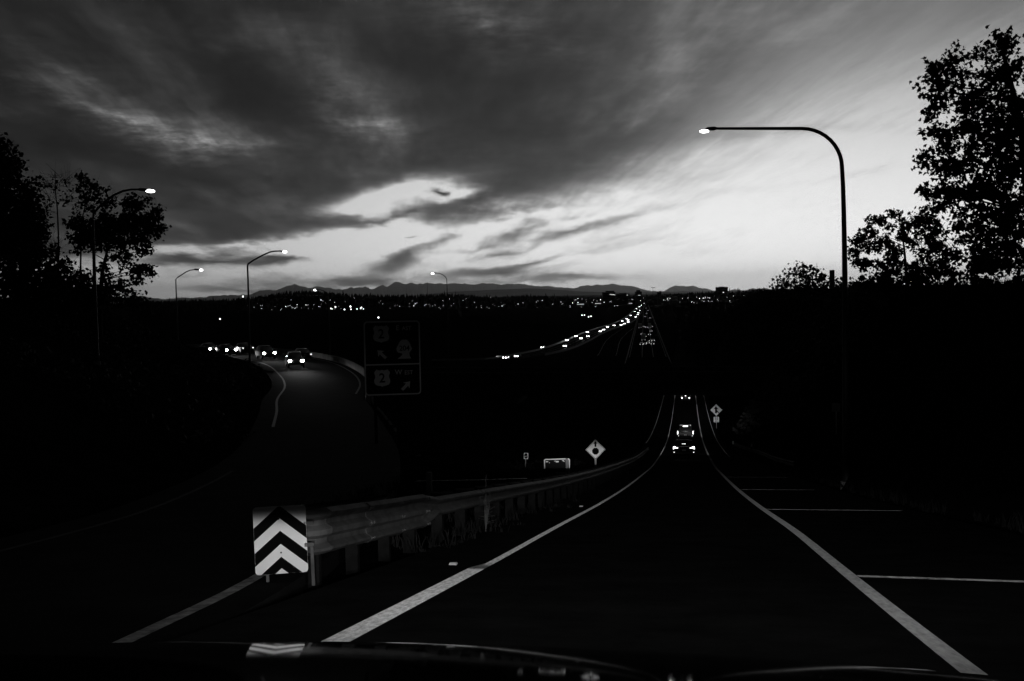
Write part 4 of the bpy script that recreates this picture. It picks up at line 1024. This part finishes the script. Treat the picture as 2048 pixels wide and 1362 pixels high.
tree('low dark tree at the foot of the left group', 78.0, [(130, 680), (130, 600), (128, 540)], [(125, 545, 22, 18, 1), (150, 560, 22, 22, 1.2), (110, 580, 40, 20, 1.8), (170, 588, 34, 14, 1.6), (140, 600, 60, 20, 2), (215, 598, 44, 12, 1.8), (262, 600, 30, 8, 1.6)], .28, .14, 49, per=20, lobed=False, group='trees at the left')

# ------------------------------------------------------------------ thickets, distant woods
def shrub_mass(name, label, spots, size, seed, m='foliage'):
    r = random.Random(seed); w = MB()
    for p, rr, hh in spots:
        for k in range(int(26 * rr * hh / (size * size) * .16)):
            a, u = r.uniform(0, 6.28), r.random() ** .4
            z = hh * (1 - u ** 2.2) * (.35 + .65 * r.random() ** .4)
            leaf(w, p + Vector((math.cos(a) * u * rr, math.sin(a) * u * rr, z + r.uniform(0, .1) * hh)), size, r, False, .2)
    o = w.build(name, M[m], fix=False); tag(o, label, kind='stuff'); return o
sp = []
for i in range(130):
    y = rnd.uniform(60, 330); x = 7.6 + rnd.uniform(0, 1) * (1 + max(0, (-2 - ramp_z(y))) / 2.2); z = ground_z(x, y); hgt = rnd.uniform(2, 4.5)
    if 120 < y < 270 and x < 12: continue
    hgt = min(hgt, max(1.2, 1.6 - z)); sp.append((Vector((x, y, z - .3)), rnd.uniform(1.8, 3.6), hgt))
shrub_mass('bank_thicket', 'dark shrubs covering the right bank', sp, .42, 5)
sp = []
for i in range(60):
    k = rnd.randint(26, 45); p, n, h = L3[k]; c = p - n * (h + rnd.uniform(2.2, 16)); sp.append((Vector((c.x, c.y, ground_z(c.x, c.y) - .3)), rnd.uniform(1.2, 2.4), rnd.uniform(.8, 1.9)))
shrub_mass('bank_thicket', 'dark shrubs on the bank inside the left curve', sp, .3, 6)
def cone_tree(w, p, h, rr, r):
    k = 5; a0 = r.random() * 6
    for lv_ in range(3):
        z0, z1 = h * (.12 + .27 * lv_), h * (.55 + .225 * lv_); q = rr * (1 - .27 * lv_)
        w.add([p + Vector((math.cos(a0 + 6.283 * i / k) * q, math.sin(a0 + 6.283 * i / k) * q, z0)) for i in range(k)] + [p + Vector((0, 0, z1))], [(i, (i + 1) % k, k) for i in range(k)])
w = MB(); r = random.Random(8)
for i in range(2600):
    px = r.uniform(250, 1720); D = r.choice((4300, 4450, 4600, 4700)) + r.uniform(-150, 150); q = from_view((px - 1024) / FPX * D, D)
    cone_tree(w, Vector((q.x, q.y, ground_z(q.x, q.y) - 1)), r.uniform(9, 22) * (1.5 if r.random() < .05 else 1), r.uniform(3, 6), r)
for i in range(900):
    px = r.uniform(300, 1200); D = r.uniform(2600, 4200); q = from_view((px - 1024) / FPX * D, D)
    cone_tree(w, Vector((q.x, q.y, ground_z(q.x, q.y) - 1)), r.uniform(8, 16), r.uniform(3, 6), r)
tag(w.build('distant_wood', M['conifer'], fix=False), 'dark conifer wood along the far hills', kind='stuff')
w = MB()
for i in range(520):
    y = r.uniform(420, 1700); x0 = 26 + y * .0; px = r.uniform(0, 1)
    c = on_z(1330 + px ** 1.4 * 420, 700, VALLEY); d_ = (c - Vector((CAM.x, CAM.y, c.z))); d_.z = 0; d_.normalize(); q = Vector((CAM.x, CAM.y, 0)) + d_ * y
    q.x += 12
    cone_tree(w, Vector((q.x, q.y, ground_z(q.x, q.y) - 1)), r.uniform(8, 15), r.uniform(2.5, 4.5), r)
tag(w.build('valley_wood', M['conifer'], fix=False), 'dark wood right of the westbound road', kind='stuff')

# ------------------------------------------------------------------ weeds by the rail and on the right bank
def weeds(name, label, n, xr, yr, hr, m, seed, keep=None):
    r = random.Random(seed); w = MB()
    for i in range(n):
        y = yr[0] + (yr[1] - yr[0]) * r.random() ** 1.5; x = xr[0] + (xr[1] - xr[0]) * r.random()
        if callable(keep): x = keep(y, r)
        z = ground_z(x, y) if not -3.5 < x < 6.1 else ramp_z(y) - .02; h = r.uniform(*hr)
        for b in range(r.randint(4, 8)):
            a = r.uniform(0, 6.28); ln = h * r.uniform(.4, 1); dx, dy = math.cos(a) * ln * .45, math.sin(a) * ln * .45; k = r.uniform(.004, .010)
            p = Vector((x + r.gauss(0, .05), y + r.gauss(0, .05), z - .03))
            w.add([p + Vector((-k, 0, 0)), p + Vector((k, 0, 0)), p + Vector((dx * .4 + k * .8, dy * .4, ln * .6)), p + Vector((dx * .4 - k * .8, dy * .4, ln * .6)), p + Vector((dx, dy, ln))], [(0, 1, 2, 3), (3, 2, 4)])
    o = w.build(name, M[m], fix=False); tag(o, label, kind='stuff'); return o
weeds('roadside_weeds', 'dark grass and weeds under the guardrail', 130, (0, 0), (16, 70), (.08, .34), 'weed', 3, lambda y, r: RX(y) + r.gauss(.02, .22))
weeds('roadside_weeds', 'scattered weeds on the right bank', 1300, (6.3, 11), (6, 60), (.10, .5), 'weed', 4)
weeds('roadside_weeds', 'weeds in the gore behind the guardrail', 900, (-7.5, -4.2), (20, 75), (.1, .4), 'weed', 5)
t, lw = empty('dry_weed_plant', (RX(20.5) + .28, 20.5, ramp_z(20.5) - .05)), MB(); tag(t, 'tall pale dry weed standing against the guardrail', 'plant')
r = random.Random(4); st = MB()
for k in range(5):
    a = r.uniform(0, 6.28); top = Vector((math.cos(a) * .10 + .02 * k, math.sin(a) * .1, r.uniform(.5, 1.0) if k else 1.05)); st.tube([(0, 0, 0), top * .5, top], [.008, .006, .003], 5)
    for q in range(7):
        p = top * r.uniform(.2, 1); e = p + Vector((r.gauss(0, .10), r.gauss(0, .06), r.uniform(-.02, .10))); lw.tube([p, e], [.004, .002], 4)
st.build('stalk', M['dry_weed'], t, fix=False); lw.build('side_shoots', M['dry_weed'], t, fix=False)

# ------------------------------------------------------------------ far traffic
ONES = 'first second third fourth fifth sixth seventh eighth ninth tenth eleventh twelfth thirteenth fourteenth fifteenth sixteenth seventeenth eighteenth nineteenth twentieth'.split()
def nth(k):
    if k < 20: return ONES[k]
    return ('twenty-' if k < 29 else 'thirty-' if k > 29 else '') + (ONES[k - 20] if k < 29 else 'thirtieth' if k == 29 else ONES[k - 30])
proto = {}
def far_car(label, pos, face, front, group, lit=True, kind='sedan'):
    key = (front, kind)
    if key not in proto:
        t, pr, cb = make_car('distant_car', kind, 'car_dark', far=True); proto[key] = t
        if front: front_lamps(t, .66, .70, 2.25, .25, 'far_headlight')
        else: add_tail(t, [([(s * .60, .62), (s * .88, .62), (s * .88, .94), (s * .60, .94)], -2.34, -2.1) for s in (-1, 1)], 'far_tail')
    else: t = copy_tree(proto[key])
    tag(t, label, 'car', group); t.location = pos; t.rotation_euler = (0, 0, math.atan2(-face.x, face.y)); return t
def nearest(P, pos):
    i = min(range(len(P)), key=lambda k: (P[k][0] - pos).length); j = min(i + 1, len(P) - 1); k = max(i - 1, 0)
    return (P[j][0] - P[k][0]).normalized()
EC = [(1031, 715), (1026, 717), (1083, 699), (1139, 693), (1151, 681), (1156, 679), (1164, 675), (1168, 674), (1189, 665), (1193, 664), (1203, 661), (1219, 655), (1232, 652), (1237, 651), (1244, 648), (1249, 646), (1254, 643), (1259, 641), (1262, 638), (1266, 635), (1268, 632), (1271, 630), (1274, 627), (1275, 624), (1277, 622), (1278, 618), (1283, 614), (1287, 611)]
EC.sort(key=lambda q: -q[1])
for i, (px, py) in enumerate(EC):
    p = on_z(px, py, -27.95); d = nearest(EP, p); p = p + Vector((d.y, -d.x, 0)) * random.Random(i * 7 + 1).choice((-4.6, -1.4, 1.8, 3.2)) + d * random.Random(i).uniform(-14, 14)
    lab = {0: 'leading car with headlights on at the near end of the far eastbound road'}.get(i, nth(i) + ' pair of headlights from the near end of the eastbound line of traffic')
    t = far_car(lab, p, -d, True, 'distant oncoming traffic in the valley')
    if i in (0, 2, 3, 5, 7, 9, 11, 13, 15, 18, 21): beam('headlight_beam', t, (0, 2.6, .75), 3000.0, [(0.6, 0.35, -0.04, 0.06, None), (1.5, 0.12, -0.015, 0.03, None)], radius=.3)
WC = [(1283, 691), (1290, 690), (1296, 688), (1305, 690), (1301, 684), (1306, 683), (1290, 675), (1284, 670), (1302, 664), (1299, 671), (1293, 656), (1288, 655), (1303, 655), (1300, 637), (1290, 634), (1293, 628), (1296, 622), (1292, 617), (1291, 611)]
WC.sort(key=lambda q: -q[1])
for i, (px, py) in enumerate(WC):
    p = on_z(px, py, -27.95)
    far_car(nth(i) + ' nearest of the distant cars with tail lamps on the westbound road', p, wd.normalized(), False, 'distant traffic driving away in the valley', kind='suv' if i % 3 == 0 else 'sedan')
# box lorries among the westbound traffic
for px, py, w_, h_, lab in ((1299, 657, 2.6, 3.6, 'pale backed box lorry, right one of the two on the westbound road'), (1280, 657, 2.6, 3.4, 'pale backed box lorry, left one of the two on the westbound road'), (1287, 682, 2.6, 3.6, 'dark backed box lorry nearest on the westbound road')):
    p = on_z(px, py, -27.95); t = empty('box_lorry', p, (0, 0, math.atan2(-wd.x, wd.y))); tag(t, lab, 'lorry', 'lorries on the westbound road')
    MB().box(-w_ / 2, w_ / 2, -4, 3, .9, .9 + h_).build('cargo_box', M['trailer'], t, bevel=.05); MB().box(-w_ / 2 + .1, w_ / 2 - .1, 3.2, 5.2, .6, 2.9).build('cab', M['car_white'], t, bevel=.15)
    for sx in (-1, 1):
        for yy in (-2.6, 4.2): MB().tube([(sx * 1.0, yy, .5), (sx * 1.28, yy, .5)], .5, 14).build('wheel', M['rubber'], t)
        MB().box(sx * 1.0 - .12, sx * 1.0 + .12, -4.08, -4.0, .75, .9).build('taillight', M['far_tail'], t)

# ------------------------------------------------------------------ far buildings
def block(label, px0, px1, py0, py1, D, steps=(), lit=(), name='office_block'):
    """A distant building: bearing range, roof and foot height; steps: (u0, u1, extra) roof storeys; lit: rows of lit windows (u0, u1, v, n)."""
    a, b = at(px0, py1, D), at(px1, py1, D); zt = at((px0 + px1) / 2, py0, D).z; zb = min(a.z, b.z) - 25; c = (a + b) / 2; W_ = (b - a).length; H_ = zt - zb
    t = empty(name, (c.x, c.y, zb), (0, 0, math.atan2((b - a).y, (b - a).x))); tag(t, label, 'building')
    MB().box(-W_ / 2, W_ / 2, 0, W_ * .8, 0, H_).build('walls', M['building_dark'], t)
    MB().box(-W_ / 2 - .5, W_ / 2 + .5, -.5, W_ * .8 + .5, H_ + .05, H_ + 1.2).build('roof', M['building_dark'], t)
    for u0, u1, ex in steps: MB().box((u0 - .5) * W_, (u1 - .5) * W_, W_ * .1, W_ * .6, H_ + 1.25, H_ + 1.25 + ex).build('rooftop_room', M['building_dark'], t)
    fl = max(2, int((zt - a.z) / 4.5)); nb = max(3, int(W_ / 4.5))
    for f_ in range(fl):
        z = H_ - 3.6 - f_ * 4.2; MB().box(-W_ / 2 + 1.2, W_ / 2 - 1.2, -.12, .3, z, z + 1.9).build('window_band', M['glass_dark'], t)
    for u, v, w_, h_ in lit:
        MB().box((u - .5) * W_ - w_ / 2, (u - .5) * W_ + w_ / 2, -.3, .1, H_ - v, H_ - v + h_).build('window', M['window_glow'], t)
block('broad dark office block, tallest left of the highway at the skyline', 1206, 1231, 585, 603, 3000, ((.26, .92, 3.2),), ((.62, 5.5, 5, 1.2), (.80, 6.5, 8, 1.5), (.95, 7, 3, 1)))
block('lower wide building attached right of the broad office block', 1231, 1259, 588.5, 603, 3020, ((.3, .8, 1.6),), ((.85, 3, 3, 1.2),))
block('narrow tower with a smaller top, over the end of the traffic line', 1271, 1284, 584, 603, 3000, ((.2, .78, 4.0),), ((.6, 9, 6, .8),))
block('narrow sloping topped tower right of the highway end', 1315, 1323, 585, 601, 2900, ((.5, 1.0, 2.2),), ())
block('dark square tower block, farthest right on the town skyline', 1434.5, 1456, 575, 603, 2800, ((.25, .75, .8),), ((.58, 13, 3, 2.2),))
block('low flat block left of the square tower block', 1404, 1426, 588, 603, 2850, (), ((.3, 9, 2, 2), (.7, 11, 2, 2)))
block('low dark building in the middle of the right skyline', 1378, 1396, 590, 604, 2850, (), ())
block('small low building right of the sloping topped tower', 1340, 1357, 591, 604, 2850, (), ())
block('small low building between the two low blocks on the skyline', 1360, 1374, 591, 604, 2900, (), ())
# tall mast with a wide dark shape at its top
c = at(1306, 600, 2950); t = empty('mast', (c.x, c.y, c.z - 12)); tag(t, 'tall thin mast with a wide flat dark shape at its top', 'mast')
MB().tube([(0, 0, 0), (0, 0, 44)], [.5, .28], 8).build('pole', M['pole_steel'], t)
w = MB(); w.ball((1.0, 0, 43.5), 6.2, 2.4, .8, 16, 6); w.build('top_disc', M['pole_steel'], t, smooth=True)
c = at(1293, 600, 3000); t = empty('mast', (c.x, c.y, c.z - 12)); tag(t, 'plain thin mast left of the disc topped mast', 'mast')
MB().tube([(0, 0, 0), (0, 0, 30)], [.5, .3], 8).build('pole', M['pole_steel'], t); MB().box(-1.2, 1.2, -.1, .1, 26, 26.3).build('crossarm', M['pole_steel'], t)
c = at(855, 590, 4200); t = empty('mast', (c.x, c.y, c.z - 12)); tag(t, 'very thin mast on the far tree line over the guide sign', 'mast')
MB().tube([(0, 0, 0), (0, 0, 60)], [.55, .4], 6).build('pole', M['pole_steel'], t); MB().box(-1.6, 1.6, -.1, .1, 50, 50.4).build('crossarm', M['pole_steel'], t)

# ------------------------------------------------------------------ town lights
lamp_proto = {}
def town_lamp(px, py, size, label, group, D, strong=True, wide=1.0):
    key = (round(size, 2), strong, wide)
    c = at(px, py, D)
    if key not in lamp_proto:
        t = empty('town_lamp'); w = MB(); w.ball((0, 0, 0), size * wide, size * .8, size, 8, 6); w.build('lamp_head', M['town_glow' if strong else 'dim_glow'], t, smooth=True)
        MB().tube([(0, 0, -size * .9), (0, 0, -11)], .16, 5).build('pole', M['pole_steel'], t); lamp_proto[key] = t
    else: t = copy_tree(lamp_proto[key])
    t.location = c; tag(t, label, 'lamp', group); return t
BIG = [(662, 617, 1.5), (671, 614, 1.7), (689, 619, 1.6), (701, 613, 2.0), (702, 618.5, 1.3), (714, 618, 1.2), (723, 615, 1.6), (727, 618, 1.1), (721, 617, 1.2)]
BIG.sort()
for k, (x, y, s) in enumerate(BIG): town_lamp(x, y, s * .78, nth(k) + ' from the left of the large bright floodlights in the lit yard', 'floodlights of the lit yard', 2600)
A_ = [(488, 630), (491, 631), (507, 629.5), (514, 629), (523, 629), (528, 628), (541, 626.5), (545, 626), (550, 625), (558, 622), (561, 620.5), (567, 617), (571, 613), (573, 613.5), (580, 610.5), (583, 613), (586, 614.5), (589, 617), (591, 616), (594, 614), (613, 623), (615, 625), (517, 621)]
B_ = [(637, 613), (640, 613.5), (654, 625), (658, 622), (659, 626), (665, 618), (637, 631), (642, 631), (647, 631), (651, 630.5), (682, 624), (687, 624), (692, 625), (697, 626), (728, 629), (730, 631), (736, 628), (740, 630), (733, 631), (748, 627), (752, 622), (757, 623), (761, 624), (767, 621), (642, 600), (646, 602), (708, 596), (761, 602)]
C_ = [(786, 621), (788, 615), (790, 611.5), (795, 610), (799, 613), (802, 619), (787, 623), (812, 622.5), (817, 623), (820, 622), (827, 622.5), (833, 620.5), (836, 622), (840, 622.5), (846, 621), (849, 611), (852, 609), (856, 614), (857, 622), (860, 612), (864, 613), (870, 610), (873, 617), (878, 615), (886, 612), (887, 610.5), (888, 622), (819, 607), (834, 606), (899, 598), (914, 620), (920, 619)]
D_ = [(963, 615), (970, 610), (972, 616), (981, 608), (988, 617), (996, 618), (1001, 616), (1004, 612), (1010, 609), (1028, 613), (1030, 615), (1031, 612), (1036, 608), (1046, 605.5), (1045, 616), (1025, 618), (962, 611), (981, 595), (1073, 604), (1076, 602), (1085, 601), (1105, 608.5), (1122, 604), (1140, 612)]
E_ = [(1148, 604), (1149, 600), (1156, 597), (1172, 599), (1173, 603), (1190, 608), (1201, 599), (1194, 602), (1195, 607), (1219, 604), (1223, 605), (1230, 618), (1241, 618), (1252, 618), (1264, 598.5), (1271, 614), (1281, 601), (1287, 596)]
F_ = [(1327, 600), (1331, 601), (1335, 598), (1336, 601), (1340, 597), (1365, 597), (1376, 596), (1399, 597), (1404, 601), (1416, 595.5), (1417, 602), (1420, 604), (1424, 602.5), (1435, 599), (1437, 601), (1454, 594.5), (1467, 592), (1480, 591.5), (1486, 589), (1488, 591), (1360, 604), (1383, 604), (1394, 606), (1409, 607)]
G_ = [(354, 640), (440, 638), (485, 592, 1), (1073, 652), (1164, 630.5), (1169, 630), (1177, 633.5), (1182, 632)]
rl = random.Random(5)
for L_, n_, x0, x1, y0, y1 in ((A_, 14, 520, 640, 606, 630), (B_, 10, 640, 780, 598, 630), (C_, 6, 780, 930, 600, 624), (D_, 14, 930, 1140, 597, 620), (E_, 18, 1140, 1290, 597, 615), (F_, 12, 1320, 1500, 592, 606)):
    for _ in range(n_): L_.append((rl.uniform(x0, x1), rl.uniform(y0, y1)))
for L_, lab, grp_, D in ((A_, 'small town lights behind the left lamp posts', 'town lights, far left', 2700), (B_, 'small town lights around the bright lit yard', 'town lights around the yard', 2650), (C_, 'small town lights above the guide sign', 'town lights over the guide sign', 2700),
                         (D_, 'small town lights on the slope left of the highway', 'town lights left of the highway', 2750), (E_, 'small town lights around the broad office block', 'town lights by the office block', 2700), (F_, 'small town lights on the right skyline', 'town lights, right skyline', 2600)):
    for k, (x, y) in enumerate(sorted(L_)): town_lamp(x, y, rl.choice((.3, .4, .55)), nth(k) + ' from the left of the ' + lab, grp_, D, rl.random() < .45)
for n_, x0, x1, lab, grp_ in ((28, 490, 790, 'faintest specks of light below the left far wood', 'faint specks, left'), (28, 800, 1200, 'faintest specks of light left of the office block', 'faint specks, centre')):
    for k, (x, y) in enumerate(sorted((rl.uniform(x0, x1), rl.gauss(615, 7)) for _ in range(n_))): town_lamp(x, y, rl.choice((.3, .4)), nth(k) + ' from the left of the ' + lab, grp_, 2620, False)
for x, y, lab in ((354, 640, 'single light low on the left below the small lamp post'), (440, 638, 'single light just left of the bent lamp post pole'), (486, 593, 'bright round light at the foot of the bent lamp post on the horizon'), (757, 635, 'single light right above the guide sign'), (1073, 652, 'lone light in the dark valley above the curve of the eastbound road')):
    town_lamp(x, y, .9, lab, 'lone lights in the dark', 1500)
for k, (x, y) in enumerate(((1164, 630.5), (1169, 630.5), (1177, 633.5), (1182, 632.5))): town_lamp(x, y, .6, nth(k) + ' from the left of four small lights in the dark field', 'four field lights', 1500)
# long bright canopies; glowing strips also put in for the lit yard ground and wall
for x, y, wpx, lab in ((1161, 608, 14, 'lit canopy strip below the office block, left one'), (1196, 606.5, 12, 'bright lit canopy left of the broad office block'), (1261, 606.3, 7, 'bright lit canopy below the narrow tower'), (711, 621, 26, 'glowing strip in place of the lit ground of the bright yard'), (1002, 712, 20, 'glowing strip in place of a lit low wall beside the near end of the eastbound road')):
    D = 2600 if y < 700 else 560; c = at(x, y, D); W_ = wpx * D / FPX
    t = empty('glow_strip_box', (c.x, c.y, c.z - 4)); t.rotation_euler = (0, 0, YAW); tag(t, lab, 'shed', 'lit sheds and canopies')
    MB().box(-W_ / 2, W_ / 2, 0, W_ * .5, 0, 4.6 if D > 1000 else 4.3).build('walls', M['building_dark'], t); hh = .9 if D > 1000 else .35
    MB().box(-W_ / 2, W_ / 2, -.5, -.05, 4 - hh, 4).build('light_strip', M['window_glow'], t)

# ------------------------------------------------------------------ haze between here and the mountains
hz_m = bpy.data.materials.new('haze'); hz_m.use_nodes = True; t = hz_m.node_tree; t.nodes.clear()
pv = t.nodes.new('ShaderNodeVolumePrincipled'); pv.inputs['Color'].default_value = (.9, .9, .9, 1); pv.inputs['Density'].default_value = 4.4e-6; pv.inputs['Anisotropy'].default_value = 0.85
mo = t.nodes.new('ShaderNodeOutputMaterial'); t.links.new(pv.outputs[0], mo.inputs['Volume'])
o = MB().box(-210000, 210000, -3000, 190000, -40.0, 2800).build('haze', hz_m); tag(o, 'thin evening haze filling the valley', kind='stuff')
